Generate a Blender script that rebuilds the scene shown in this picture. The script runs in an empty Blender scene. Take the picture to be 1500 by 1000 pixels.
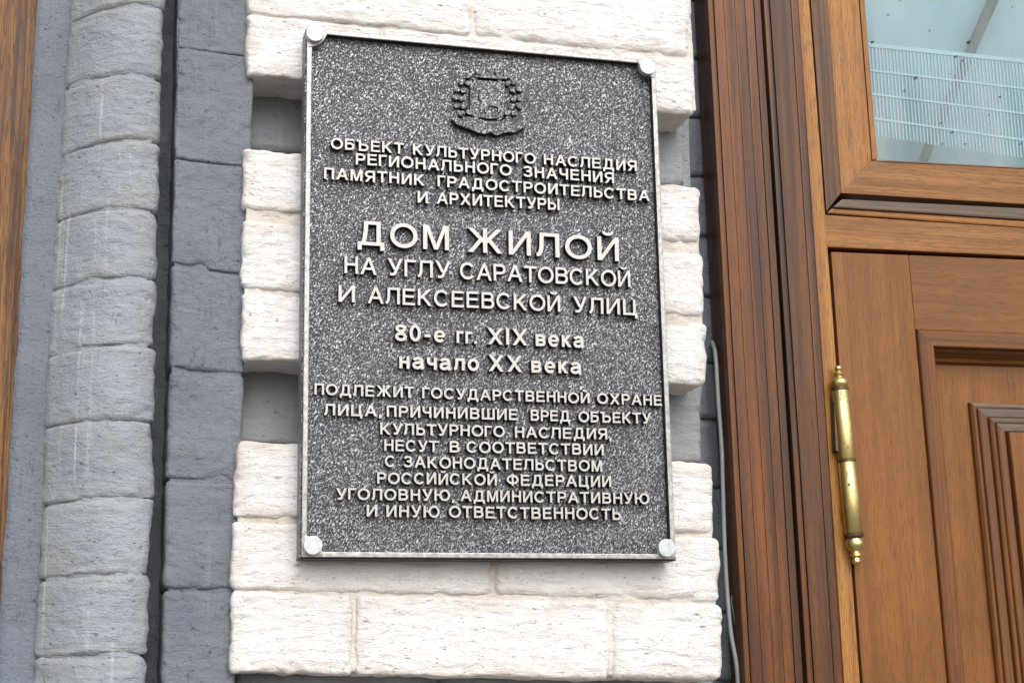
import bpy, bmesh, math, random
from mathutils import Vector, noise
random.seed(7)
C = bpy.context.scene.collection
S = bpy.context.scene
PI = math.pi

# ------------------------------------------------------------------ camera
F = 2321.24                      # focal length in photo pixels (photo is 1500 x 1000)
D = 1.58                         # metres from the lens to the face of the pier
CZ = 1.60                        # eye height
def unit(v):
    return v / v.length
_h = unit(Vector((8625.0, 366.0, F)))          # facade direction (+X) in the camera's right/down/forward axes
_u = unit(Vector((-194.0, -10150.0, F)))       # vertical (+Z)
_u = unit(_u - _h * _u.dot(_h))
_n = _u.cross(_h)
if _n.z < 0:
    _n = -_n                                    # into the wall (+Y)
def at(px, py, y=0.0):
    """the point of the plane Y=y which the photograph shows at (px, py)"""
    r = Vector((px - 750.0, py - 500.0, F))
    r = r * ((D + y) / r.dot(_n))
    return Vector((r.dot(_h), y, CZ + r.dot(_u)))
from mathutils import Matrix
right = Vector((_h.x, _n.x, _u.x)); down = Vector((_h.y, _n.y, _u.y)); fwd = Vector((_h.z, _n.z, _u.z))
cam_d = bpy.data.cameras.new('camera'); cam = bpy.data.objects.new('camera', cam_d); C.objects.link(cam)
M3 = Matrix((right, -down, -fwd)).transposed()
cam.matrix_world = Matrix.Translation((0, -D, CZ)) @ M3.to_4x4()
cam_d.sensor_width = 36.0; cam_d.lens = 36.0 * F / 1500.0
cam_d.clip_start = 0.05; cam_d.clip_end = 2000
S.camera = cam

# ------------------------------------------------------------------ light
SUN_EL, SUN_AZ = math.radians(38), math.radians(-8)      # azimuth from the facade's normal, towards +X
w = bpy.data.worlds.new("World"); S.world = w; w.use_nodes = True
wn = w.node_tree.nodes; wl = w.node_tree.links
for n_ in list(wn): wn.remove(n_)
sky = wn.new('ShaderNodeTexSky'); sky.sky_type = 'NISHITA'; sky.sun_disc = False
sky.sun_elevation = SUN_EL; sky.sun_rotation = math.radians(180) + SUN_AZ
sky.air_density = 1.0; sky.dust_density = 3.0
hs = wn.new('ShaderNodeHueSaturation'); hs.inputs['Saturation'].default_value = 0.38
bg = wn.new('ShaderNodeBackground'); bg.inputs['Strength'].default_value = 0.15
wo = wn.new('ShaderNodeOutputWorld')
wl.new(sky.outputs[0], hs.inputs['Color']); wl.new(hs.outputs[0], bg.inputs[0]); wl.new(bg.outputs[0], wo.inputs[0])
sd = bpy.data.lights.new('sun', 'SUN'); sd.energy = 1.0; sd.angle = math.radians(50); sd.color = (1.0, 0.965, 0.925)
sun = bpy.data.objects.new('sun', sd); C.objects.link(sun)
sun_dir = Vector((math.sin(SUN_AZ) * math.cos(SUN_EL), -math.cos(SUN_AZ) * math.cos(SUN_EL), math.sin(SUN_EL)))
sun.rotation_euler = sun_dir.to_track_quat('Z', 'Y').to_euler()
S.view_settings.view_transform = 'Standard'; S.view_settings.look = 'None'
S.view_settings.gamma = 1.0; S.view_settings.use_curve_mapping = False
S.view_settings.exposure = 0.53

# ------------------------------------------------------------------ materials
class NT:
    def __init__(s, name):
        s.m = bpy.data.materials.new(name); s.m.use_nodes = True
        s.t = s.m.node_tree; s.b = s.t.nodes['Principled BSDF']; s.o = s.t.nodes['Material Output']
        tc = s.t.nodes.new('ShaderNodeTexCoord'); s.co = tc.outputs['Object']
    def n(s, k, **kw):
        d = s.t.nodes.new(k)
        for a, v in kw.items():
            if a.startswith('i_'): d.inputs[a[2:].replace('_', ' ')].default_value = v
            else: setattr(d, a, v)
        return d
    def l(s, a, b): s.t.links.new(a, b)
    def map(s, scale=(1, 1, 1), rot=(0, 0, 0), loc=(0, 0, 0), src=None):
        m = s.n('ShaderNodeMapping'); m.inputs['Scale'].default_value = scale
        m.inputs['Rotation'].default_value = rot; m.inputs['Location'].default_value = loc
        s.l(src or s.co, m.inputs[0]); return m.outputs[0]
    def noise(s, vec, scale, detail=4, rough=0.55, dist=0.0):
        d = s.n('ShaderNodeTexNoise', i_Scale=scale, i_Detail=detail, i_Roughness=rough, i_Distortion=dist)
        s.l(vec, d.inputs['Vector']); return d.outputs['Fac']
    def ramp(s, fac, stops, interp='LINEAR'):
        r = s.n('ShaderNodeValToRGB'); r.color_ramp.interpolation = interp
        e = r.color_ramp.elements
        while len(e) < len(stops): e.new(0.5)
        for k, (p, c) in enumerate(stops):
            e[k].position = p
            e[k].color = (c, c, c, 1) if isinstance(c, (int, float)) else (*c, 1)
        s.l(fac, r.inputs[0]); return r.outputs[0]
    def mix(s, fac, a, b, mode='MIX'):
        m = s.n('ShaderNodeMix', data_type='RGBA', blend_type=mode)
        for k, v in ((0, fac), (6, a), (7, b)):
            if isinstance(v, (int, float)): m.inputs[k].default_value = v
            elif isinstance(v, tuple): m.inputs[k].default_value = (*v, 1)
            else: s.l(v, m.inputs[k])
        return m.outputs[2]
    def math(s, op, a, b=0.0):
        m = s.n('ShaderNodeMath', operation=op)
        for k, v in ((0, a), (1, b)):
            if isinstance(v, (int, float)): m.inputs[k].default_value = v
            else: s.l(v, m.inputs[k])
        return m.outputs[0]
    def bump(s, h, strength, dist, prev=None):
        b = s.n('ShaderNodeBump', i_Strength=strength, i_Distance=dist)
        s.l(h, b.inputs['Height'])
        if prev is not None: s.l(prev, b.inputs['Normal'])
        return b.outputs[0]
    def fin(s, col=None, rough=None, normal=None, metal=None):
        for v, k in ((col, 'Base Color'), (rough, 'Roughness'), (normal, 'Normal'), (metal, 'Metallic')):
            if v is None: continue
            if isinstance(v, (int, float)): s.b.inputs[k].default_value = v
            elif isinstance(v, tuple): s.b.inputs[k].default_value = (*v, 1)
            else: s.l(v, s.b.inputs[k])
        return s.m

def paint_mat(name, base, alt, stain, stain_amt, brush='h', streaks=0.0, pit=1.0, rough=0.75, edge=0.0, rel=1.0):
    t = NT(name)
    big = t.noise(t.co, 9, 5, 0.6)
    col = t.mix(t.ramp(big, [(0.35, 0.0), (0.65, 1.0)]), base, alt)
    # warm stains with a shape of their own
    st = t.ramp(t.noise(t.map((1.6, 1, 3.2), loc=(3, 1, 7)), 7, 6, 0.62), [(0.52, 0.0), (0.72, 1.0)])
    col = t.mix(t.math('MULTIPLY', st, stain_amt), col, stain)
    if edge > 0:
        a = t.n('ShaderNodeAttribute', attribute_name='rim')
        e = t.math('MULTIPLY', a.outputs['Fac'], t.ramp(t.noise(t.map((1, 1, 1), loc=(5, 5, 5)), 22, 5, 0.6), [(0.38, 0.0), (0.66, 1.0)]))
        col = t.mix(t.math('MULTIPLY', e, edge), col, stain)
    if streaks > 0:      # pale runs of old paint and lime
        s1 = t.ramp(t.noise(t.map((1, 1, 0.035), loc=(0.3, 0, 0.2)), 120, 3, 0.55), [(0.60, 0.0), (0.68, 1.0)])
        s2 = t.ramp(t.noise(t.map((1, 1, 0.6), loc=(9, 4, 2)), 9, 3, 0.5), [(0.46, 0.0), (0.60, 1.0)])
        col = t.mix(t.math('MULTIPLY', t.math('MULTIPLY', s1, s2), streaks), col, tuple(min(0.85, c * 1.9 + 0.05) for c in base))
    sc = (1, 1, 7) if brush == 'h' else (7, 1, 1)
    lines = t.noise(t.map(sc, rot=(0, 0.05, 0)), 70, 6, 0.62, 0.15)
    fine = t.noise(t.map((1, 1, 1.8)), 420, 4, 0.6)
    gr = t.noise(t.co, 60, 5, 0.6)
    pv = t.n('ShaderNodeTexVoronoi', i_Scale=95.0, feature='F1'); t.l(t.map((0.55, 1, 1.25) if brush == 'h' else (1, 1, .8)), pv.inputs['Vector'])
    pv2 = t.n('ShaderNodeTexVoronoi', i_Scale=230.0, feature='F1'); t.l(t.map((0.6, 1, 1.3), loc=(3, 3, 3)), pv2.inputs['Vector'])
    p2_ = t.math('MULTIPLY', t.ramp(pv2.outputs['Distance'], [(0.10, 1.0), (0.28, 0.0)]), t.ramp(t.noise(t.map(loc=(7, 1, 2)), 60, 4, 0.6), [(0.50, 0.0), (0.60, 1.0)]))
    psel = t.noise(t.map(loc=(2, 8, 1)), 45, 3, 0.5)
    pits = t.math('MULTIPLY', t.ramp(pv.outputs['Distance'], [(0.07, 1.0), (0.22, 0.0)]), t.ramp(psel, [(0.53, 0.0), (0.60, 1.0)]))
    pits = t.math('MAXIMUM', pits, t.math('MULTIPLY', p2_, 0.8))
    # hairline drag marks left by the brick mould
    dm = t.ramp(t.noise(t.map((0.10 if brush == 'h' else 1, 1, 1.0 if brush == 'h' else .12), rot=(0, 0.04, 0)), 300, 6, 0.7, 0.6), [(0.59, 0.0), (0.68, 1.0)])
    dm = t.math('MULTIPLY', dm, t.ramp(t.noise(t.map(loc=(4, 2, 9)), 26, 3, 0.5), [(0.48, 0.0), (0.62, 1.0)]))
    col = t.mix(t.math('MULTIPLY', pits, 0.55 * pit), col, tuple(c * 0.25 for c in base))
    col = t.mix(t.math('MULTIPLY', dm, 0.30 * pit), col, tuple(c * 0.35 for c in stain))
    col = t.mix(0.16, col, t.ramp(fine, [(0.3, 0.55), (0.7, 1.0)]), 'MULTIPLY')
    mid_ = t.noise(t.map((0.7, 1, 1.6), loc=(1, 5, 2)), 170, 4, 0.65)
    nb = t.bump(gr, 0.7, 0.0030 * rel)
    nb = t.bump(lines, 0.6, 0.0015 * rel, nb)
    nb = t.bump(mid_, 0.7, 0.0016 * rel, nb)
    nb = t.bump(fine, 0.8, 0.0010 * rel, nb)
    nb = t.bump(t.math('MULTIPLY', t.math('ADD', pits, t.math('MULTIPLY', dm, 0.6)), -1.0), 0.8, 0.0013 * pit, nb)
    return t.fin(col, rough, nb)

WHITE = paint_mat('white_limewashed_brick', (0.785, 0.775, 0.775), (0.73, 0.715, 0.71), (0.50, 0.42, 0.34), 0.20, 'h', 0, 0.9, 0.85, 0.7, 1.15)
WJOINT = paint_mat('dirty_limewash_in_joints', (0.72, 0.68, 0.63), (0.58, 0.53, 0.47), (0.30, 0.23, 0.16), 0.75, 'h', 0, 0.8, 0.9)
GREYL = paint_mat('light_grey_painted_brick', (0.345, 0.380, 0.425), (0.285, 0.315, 0.355), (0.36, 0.35, 0.30), 0.45, 'h', 0.40, 0.9, 0.72, 0.5, 1.5)
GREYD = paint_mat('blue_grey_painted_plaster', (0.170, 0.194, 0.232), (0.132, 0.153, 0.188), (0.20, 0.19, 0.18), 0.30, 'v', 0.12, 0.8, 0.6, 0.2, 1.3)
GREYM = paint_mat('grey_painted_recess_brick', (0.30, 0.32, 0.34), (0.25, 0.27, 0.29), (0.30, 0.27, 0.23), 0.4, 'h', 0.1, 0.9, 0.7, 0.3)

def wood_mat(name, light, mid, dark, grain='v', streak=0.6, scale=1.0, rough=0.38, seed=0.0, pores=0.6, bands=0.5, kk=0.86, ring=58.0, gk=1.02):
    k_ = kk; light, mid, dark = [(c[0] * k_, c[1] * k_ * gk, c[2] * k_ * .92) for c in (light, mid, dark)]
    t = NT(name)
    ax = (1, 1, 0.045) if grain == 'v' else (0.045, 1, 1)
    ax2 = (1, 1, 0.018) if grain == 'v' else (0.018, 1, 1)
    v = t.map(ax, loc=(seed, seed * 1.7, seed * 0.6))
    v2 = t.map(ax2, loc=(seed * 2, seed, seed))
    a = t.noise(v, 34 * scale, 5, 0.6, 0.6)
    b = t.noise(v2, 110 * scale, 4, 0.6, 0.2)
    col = t.mix(t.ramp(a, [(0.36, 0.0), (0.62, 1.0)]), light, mid)
    col = t.mix(t.math('MULTIPLY', t.ramp(b, [(0.44, 0.0), (0.62, 1.0)]), streak), col, dark)
    # growth ring lines
    dv = t.n('ShaderNodeVectorMath', operation='MULTIPLY_ADD')
    nz = t.n('ShaderNodeTexNoise', i_Scale=6.0 * scale, i_Detail=2.0); t.l(t.map((1, 1, 0.25) if grain == 'v' else (0.25, 1, 1), loc=(seed, 0, seed)), nz.inputs['Vector'])
    t.l(nz.outputs['Color'], dv.inputs[0]); dv.inputs[1].default_value = (0.035, 0.0, 0.035); t.l(t.map(ax), dv.inputs[2])
    wv = t.n('ShaderNodeTexWave', i_Scale=ring * scale, i_Distortion=1.6, i_Detail=2.0, bands_direction='X' if grain == 'v' else 'Z'); t.l(dv.outputs[0], wv.inputs['Vector'])
    rings = t.ramp(wv.outputs['Fac'], [(0.0, 1.0), (0.45, 0.0)])
    col = t.mix(t.math('MULTIPLY', rings, bands), col, dark)
    p = t.noise(t.map((1, 1, 0.06) if grain == 'v' else (0.06, 1, 1), loc=(1 + seed, 2, 3)), 900, 3, 0.6)
    pr = t.ramp(p, [(0.52, 0.0), (0.62, 1.0)])
    col = t.mix(t.math('MULTIPLY', pr, pores), col, tuple(c * 0.6 for c in dark))
    blot = t.noise(t.map(loc=(seed, 3, 2)), 11, 4, 0.6)
    col = t.mix(0.5, col, t.ramp(blot, [(0.3, 0.60), (0.7, 1.0)]), 'MULTIPLY')
    nb = t.bump(pr, -0.35, 0.0004)
    nb = t.bump(a, 0.25, 0.0008, nb)
    rr = t.ramp(blot, [(0.3, rough - 0.06), (0.7, rough + 0.12)])
    t.b.inputs['Specular IOR Level'].default_value = 0.32; t.b.inputs['Coat Weight'].default_value = 0.05; t.b.inputs['Coat Roughness'].default_value = 0.25
    return t.fin(col, rr, nb)

OAK_V = wood_mat('golden_oak_upright', (0.42, 0.190, 0.048), (0.32, 0.130, 0.030), (0.16, 0.058, 0.014), 'v', 0.35, 1.2, 0.42, 1.0, 0.6, 0.45, 1.04, 95.0, 1.03)
OAK_H = wood_mat('golden_oak_level', (0.38, 0.165, 0.042), (0.27, 0.108, 0.027), (0.13, 0.048, 0.014), 'h', 0.50, 1.0, 0.38, 2.0, 0.5, 0.35, 0.90, 70.0, 1.02)
GRAINY = wood_mat('dark_figured_oak', (0.23, 0.10, 0.035), (0.12, 0.050, 0.020), (0.045, 0.020, 0.012), 'v', 0.6, 0.7, 0.4, 3.3, 0.5, 0.6)
SHEENOAK = wood_mat('sheen_grey_oak', (0.30, 0.20, 0.15), (0.17, 0.115, 0.095), (0.07, 0.048, 0.042), 'h', 0.6, 1.0, 0.45, 4.0, 0.3, 0.4)  # oak colour with a grey sheen of reflected sky put in
CASING = wood_mat('dark_stained_casing', (0.310, 0.088, 0.016), (0.095, 0.028, 0.009), (0.022, 0.008, 0.006), 'v', 0.95, 0.42, 0.30, 5.0, 0.45, 0.10, 0.84, 50.0, 1.12)
CASING2 = wood_mat('dark_stained_casing_inner', (0.220, 0.075, 0.019), (0.090, 0.031, 0.012), (0.040, 0.014, 0.008), 'v', 0.8, 0.6, 0.36, 8.0, 0.45, 0.12, 0.80, 50.0, 1.08)
DOOR_V = wood_mat('brown_door_wood_upright', (0.320, 0.122, 0.026), (0.250, 0.088, 0.018), (0.130, 0.042, 0.009), 'v', 0.25, 1.5, 0.42, 6.0, 0.45, 0.42, 0.86, 75.0, 1.05)
DOOR_H = wood_mat('brown_door_wood_level', (0.285, 0.112, 0.027), (0.220, 0.084, 0.020), (0.120, 0.044, 0.012), 'h', 0.30, 1.3, 0.42, 7.0, 0.45, 0.3, 0.86, 75.0, 1.03)
MOULD = wood_mat('door_moulding_wood', (0.260, 0.092, 0.020), (0.160, 0.054, 0.013), (0.065, 0.022, 0.008), 'v', 0.45, 0.8, 0.38, 9.0, 0.35, 0.35)
MOULD_H = wood_mat('door_moulding_wood_level', (0.250, 0.092, 0.022), (0.150, 0.054, 0.014), (0.065, 0.023, 0.009), 'h', 0.45, 0.8, 0.36, 9.5, 0.35, 0.3)
LAMIN = wood_mat('orange_brown_window_wood', (0.40, 0.180, 0.038), (0.26, 0.105, 0.022), (0.060, 0.025, 0.010), 'v', 0.9, 2.0, 0.5, 12.0, 0.8, 0.45, 0.80, 60.0, 0.98)

def simple(name, col, rough=0.6, metal=0.0, ns=40, amt=0.25):
    t = NT(name); a = t.noise(t.co, ns, 5, 0.6)
    c = t.mix(amt, col, t.ramp(a, [(0.3, 0.4), (0.7, 1.0)]), 'MULTIPLY')
    return t.fin(c, rough, t.bump(a, 0.2, 0.0008), metal)
def plate_mat(name='black_and_silver_textured_plate', lo=0.445, hi=0.63):
    t = NT(name)
    v = t.map((1.0, 1, 0.5), src=t.map((1, 1, 1), rot=(0, math.radians(-32), 0)))
    a = t.noise(v, 880, 1.5, 0.5, 0.9)
    b = t.noise(t.co, 30, 3, 0.5)
    h = t.math('ADD', a, t.math('MULTIPLY', t.math('SUBTRACT', b, 0.5), 0.05))
    mask = t.ramp(h, [(lo, 0.0), (hi, 1.0)])
    fine = t.noise(t.co, 900, 2, 0.6)
    silver = t.mix(fine, (0.40, 0.41, 0.44), (0.60, 0.61, 0.645))
    col = t.mix(mask, (0.026, 0.026, 0.030), silver)
    nb = t.bump(t.ramp(h, [(0.40, 0.0), (0.62, 1.0)]), 0.9, 0.0012)
    return t.fin(col, t.ramp(mask, [(0.0, 0.42), (1.0, 0.50)]), nb, t.math('MULTIPLY', mask, 0.55))
PLATE = plate_mat()
RELIEF = plate_mat('worn_silver_relief', 0.40, 0.58)
def silver_mat(name, c1, c2, metal=0.55, rough=0.42, worn=0.0):
    t = NT(name)
    a = t.noise(t.co, 160, 4, 0.6); b = t.noise(t.co, 700, 3, 0.6)
    col = t.mix(t.ramp(a, [(0.35, 0.0), (0.68, 1.0)]), c1, c2)
    if worn: col = t.mix(t.math('MULTIPLY', t.ramp(b, [(0.58, 0.0), (0.66, 1.0)]), worn), col, (0.10, 0.095, 0.09))
    return t.fin(col, rough, t.bump(t.math('ADD', a, b), 0.35, 0.0006), metal)
BLACKSIDE = simple('black_side_paint_and_shade', (0.012, 0.011, 0.012), 0.55, 0, 300, 0.3)  # black side paint that also carries the shade around the raised parts
SILVER = silver_mat('cast_silver_lettering', (0.33, 0.32, 0.30), (0.56, 0.55, 0.53), 0.65, 0.40, 0.55)
FRAME = silver_mat('cast_silver_frame', (0.24, 0.235, 0.225), (0.44, 0.435, 0.42), 0.6, 0.40, 0.6)
CAP = silver_mat('matt_aluminium_cap', (0.42, 0.46, 0.47), (0.56, 0.60, 0.61), 0.3, 0.5)
def brass_mat():
    t = NT('worn_lacquered_brass')
    a = t.noise(t.map((1, 1, 0.25)), 90, 5, 0.6); b = t.noise(t.map((1, 1, .5), loc=(1, 1, 1)), 230, 4, 0.65)
    col = t.mix(t.ramp(a, [(0.35, 0.0), (0.7, 1.0)]), (0.78, 0.66, 0.30), (0.55, 0.42, 0.15))
    wear = t.ramp(b, [(0.60, 0.0), (0.67, 1.0)])
    col = t.mix(t.math('MULTIPLY', wear, 0.8), col, (0.09, 0.05, 0.03))
    return t.fin(col, t.ramp(a, [(0.3, 0.30), (0.7, 0.46)]), t.bump(a, 0.12, 0.0006), t.math('SUBTRACT', 1.0, t.math('MULTIPLY', wear, 0.7)))
BRASS = brass_mat()
BRONZE = silver_mat('tarnished_brown_ring', (0.09, 0.055, 0.035), (0.16, 0.10, 0.06), 0.6, 0.5)
CABLE = simple('pale_grey_cable_sheath', (0.26, 0.28, 0.28), 0.5)
GREENW = simple('green_wire', (0.03, 0.16, 0.09), 0.5)
PALE = simple('pale_blue_reflection_board', (0.36, 0.50, 0.535), 0.7, 0, 5, 0.4)
SLATW = simple('white_reflection_grid', (0.50, 0.63, 0.67), 0.5, 0, 30, 0.15)
POLE = simple('grey_green_steel_tube', (0.018, 0.032, 0.038), 0.8, 0.0, 30, 0.3)
SPECK = simple('dark_dirt_fleck', (0.06, 0.08, 0.09), 0.9)
PAVE = simple('pavement_asphalt_and_dust', (0.20, 0.175, 0.145), 0.9, 0, 3, 0.4)
GAPDARK = simple('dark_gap_backing', (0.03, 0.014, 0.008), 0.8)
def glass_mat():
    m = bpy.data.materials.new('dusty_window_glass'); m.use_nodes = True; t = m.node_tree
    for n_ in list(t.nodes): t.nodes.remove(n_)
    o = t.nodes.new('ShaderNodeOutputMaterial'); mx = t.nodes.new('ShaderNodeMixShader'); fr = t.nodes.new('ShaderNodeFresnel')
    tr = t.nodes.new('ShaderNodeBsdfTransparent'); gl = t.nodes.new('ShaderNodeBsdfGlossy'); gl.inputs['Roughness'].default_value = 0.02
    tr.inputs[0].default_value = (0.86, 0.93, 0.95, 1); fr.inputs[0].default_value = 1.48
    df = t.nodes.new('ShaderNodeBsdfDiffuse'); df.inputs[0].default_value = (0.5, 0.55, 0.56, 1); m2 = t.nodes.new('ShaderNodeMixShader')
    tc = t.nodes.new('ShaderNodeTexCoord'); nz = t.nodes.new('ShaderNodeTexNoise'); nz.inputs['Scale'].default_value = 14; nz.inputs['Detail'].default_value = 7
    mp = t.nodes.new('ShaderNodeMapping'); mp.inputs['Rotation'].default_value = (0, 0.55, 0); mp.inputs['Scale'].default_value = (1.6, 1, 0.35)
    rp = t.nodes.new('ShaderNodeMapRange'); rp.inputs[1].default_value = 0.35; rp.inputs[2].default_value = 0.7; rp.inputs[3].default_value = 0.05; rp.inputs[4].default_value = 0.24
    L = t.links.new
    L(tc.outputs['Object'], mp.inputs[0]); L(mp.outputs[0], nz.inputs['Vector']); L(nz.outputs['Fac'], rp.inputs[0])
    L(rp.outputs[0], m2.inputs[0]); L(tr.outputs[0], m2.inputs[1]); L(df.outputs[0], m2.inputs[2])
    ge = t.nodes.new('ShaderNodeNewGeometry'); mm_ = t.nodes.new('ShaderNodeMath'); mm_.operation = 'SUBTRACT'; mm_.inputs[0].default_value = 1.0; L(ge.outputs['Backfacing'], mm_.inputs[1]); mu = t.nodes.new('ShaderNodeMath'); mu.operation = 'MULTIPLY'; L(mm_.outputs[0], mu.inputs[0]); L(fr.outputs[0], mu.inputs[1]); L(mu.outputs[0], mx.inputs[0]); L(m2.outputs[0], mx.inputs[1]); L(gl.outputs[0], mx.inputs[2]); L(mx.outputs[0], o.inputs[0])
    return m
GLASS = glass_mat()

# ------------------------------------------------------------------ object helpers
def link(name, me, mat, parent=None):
    o = bpy.data.objects.new(name, me); C.objects.link(o)
    if mat is not None and not me.materials: me.materials.append(mat)
    if parent is not None: o.parent = parent
    return o
def thing(name, label, cat, loc=(0, 0, 0), group=None):
    o = bpy.data.objects.new(name, None); C.objects.link(o); o.empty_display_size = 0.05
    o.location = loc; tag(o, label, cat, group); return o
def tag(o, label, cat, group=None):
    o['label'] = label; o['category'] = cat; o['kind'] = 'thing'
    if group: o['group'] = group
    return o
def from_bm(name, bm, mat, parent=None, smooth=False):
    me = bpy.data.meshes.new(name); bm.normal_update(); bm.to_mesh(me); bm.free()
    if smooth:
        for p in me.polygons: p.use_smooth = True
    return link(name, me, mat, parent)
def prism(name, pts, y0, y1, mat, parent=None, bev=0.0012, seg=2):
    """pts: world x,z outline (any order); y0 front, y1 back"""
    bm = bmesh.new()
    a = [bm.verts.new((p[0], y0, p[1])) for p in pts]; b = [bm.verts.new((p[0], y1, p[1])) for p in pts]
    n = len(pts); bm.faces.new(a); bm.faces.new(b[::-1])
    for i in range(n): bm.faces.new((a[i], b[i], b[(i + 1) % n], a[(i + 1) % n]))
    bmesh.ops.recalc_face_normals(bm, faces=bm.faces)
    if bev > 0: bmesh.ops.bevel(bm, geom=list(bm.edges), offset=bev, segments=seg, affect='EDGES', profile=0.6)
    return from_bm(name, bm, mat, parent)
def xz(px, py, y): 
    p = at(px, py, y); return (p.x, p.z)
def xline(x0, x1000, y):
    """x as a function of z of the photograph's line from (x0,0) to (x1000,1000) on plane y"""
    a, b = at(x0, 0, y), at(x1000, 1000, y)
    return lambda z: a.x + (b.x - a.x) * (z - a.z) / (b.z - a.z)
def upright(name, la, lb, y0, y1, zb, zt, mat, parent, bev=0.0012):
    """vertical member between the photograph lines la=(x0,x1000) and lb"""
    A, B = xline(*la, y0), xline(*lb, y0)
    return prism(name, [(A(zb), zb), (B(zb), zb), (B(zt), zt), (A(zt), zt)], y0, y1, mat, parent, bev)
def nz(x, y, z): return noise.noise(Vector((x, y, z)))

def brick(name, quad, yf, yb, mat, parent, r=0.006, seed=0, amp=0.0016, wob=0.0016, step=0.0032, prof=None, px=True, label=None, calm=False):
    """one worn brick: rounded arrises, wandering outline, uneven face. quad = TL,TR,BR,BL"""
    if px:
        q = []
        for (x, y) in quad:
            p = at(x, y, yf); q.append((p.x, p.z))
    else: q = quad
    TL, TR, BR, BL = q
    w_ = (abs(TR[0] - TL[0]) + abs(BR[0] - BL[0])) / 2; h_ = (abs(TL[1] - BL[1]) + abs(TR[1] - BR[1])) / 2
    r = min(r, w_ * .45, h_ * .45)
    def ticks(L):
        t = []
        k = 6
        for i in range(k): t.append(r * (1 - math.cos(PI / 2 * i / k)) )
        n = max(2, int((L - 2 * r) / (step * (1 if L is w_ else 0.65)))); 
        for i in range(n + 1): t.append(r + (L - 2 * r) * i / n)
        for i in range(k - 1, -1, -1): t.append(L - r * (1 - math.cos(PI / 2 * i / k)))
        return [v / L for v in t]
    us, vs = ticks(w_), ticks(h_)
    nu, nv = len(us), len(vs)
    s = seed * 13.37
    verts = []; rim = []
    for v in vs:
        for u in us:
            ex, ez = u * w_, v * h_
            dx = r - ex if ex < r else (ex - (w_ - r) if ex > w_ - r else 0.0); sx = 1 if ex < r else -1
            dz = r - ez if ez < r else (ez - (h_ - r) if ez > h_ - r else 0.0); sz = 1 if ez < r else -1
            dx = max(0, dx); dz = max(0, dz)
            q_ = math.hypot(dx, dz)
            if q_ > r:
                kx, kz = dx * r / q_, dz * r / q_
                ex += sx * (dx - kx); ez += sz * (dz - kz); q_ = r
            uu, vv = ex / w_, ez / h_
            X = (TL[0] * (1 - uu) + TR[0] * uu) * (1 - vv) + (BL[0] * (1 - uu) + BR[0] * uu) * vv
            Z = (TL[1] * (1 - uu) + TR[1] * uu) * (1 - vv) + (BL[1] * (1 - uu) + BR[1] * uu) * vv
            Y = r - math.sqrt(max(0, r * r - q_ * q_))
            n1 = nz(X * 22 + s, s, Z * 30); n2 = nz(X * 34 + s, 3.1, Z * 150 + s); n3 = nz(X * 70, s, Z * 380)
            Y += amp * (0.75 * n1 + (0.0 if calm else 0.42 * n2 + 0.42 * n3) + 0.35 * nz(X * 120, s + 1, Z * 130) + 0.22 * nz(X * 260, s + 1, Z * 280))
            e = min(uu * w_, (1 - uu) * w_, vv * h_, (1 - vv) * h_)
            k = max(0.0, 1 - e / 0.016)
            X += wob * k * (nz(s + 5, X * 30, Z * 55) * 1.2 + 0.5 * nz(s, X * 110, Z * 150))
            Z += wob * k * (nz(s + 9, X * 20, Z * 30) * 1.1 + 0.7 * nz(s + 2, X * 90, Z * 90) + 0.3 * nz(s + 6, X * 240, Z * 200))
            ch = nz(X * 48, s + 4, Z * 60)                 # chipped arrises
            if ch > 0.28 and e < 0.012: Y += (ch - 0.28) * 0.014 * (1 - e / 0.012)
            rim.append(max(0.0, 1 - e / 0.02))
            verts.append((X, Y, Z))
    def front(i): 
        x, y, z = verts[i]; return (x, yf + y + (prof(x, z) if prof else 0), z)
    V = [front(i) for i in range(len(verts))]
    Fc = []
    for j in range(nv - 1):
        for i in range(nu - 1):
            a = j * nu + i; Fc.append((a, a + 1, a + nu + 1, a + nu))
    ring = [i for i in range(nu)] + [j * nu + nu - 1 for j in range(1, nv)] + [(nv - 1) * nu + i for i in range(nu - 2, -1, -1)] + [j * nu for j in range(nv - 2, 0, -1)]
    prev = ring
    depth = yb - yf
    nr = max(2, int(depth / 0.008))
    for kk in range(1, nr + 1):
        cur = []
        for idx in ring:
            x, y, z = V[idx]; t = kk / nr
            yy = y + (yb - y) * t
            if t < 1:
                x += 0.0012 * nz(x * 60, yy * 90 + s, z * 60); z += 0.0016 * nz(x * 40, yy * 70, z * 60 + s)
            V.append((x, yy, z)); cur.append(len(V) - 1); rim.append(0.6)
        n = len(ring)
        for i in range(n): Fc.append((prev[i], cur[i], cur[(i + 1) % n], prev[(i + 1) % n]))
        prev = cur
    Fc.append(tuple(prev[::-1]))
    me = bpy.data.meshes.new(name); me.from_pydata(V, [], Fc); 
    me.attributes.new('rim', 'FLOAT', 'POINT').data.foreach_set('value', rim)
    for p in me.polygons: p.use_smooth = True
    me.polygons[-1].use_smooth = False
    bm = bmesh.new(); bm.from_mesh(me); bmesh.ops.recalc_face_normals(bm, faces=bm.faces); bm.to_mesh(me); bm.free()
    o = link(name, me, mat, parent)
    if label: o['label'] = label
    return o
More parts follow.
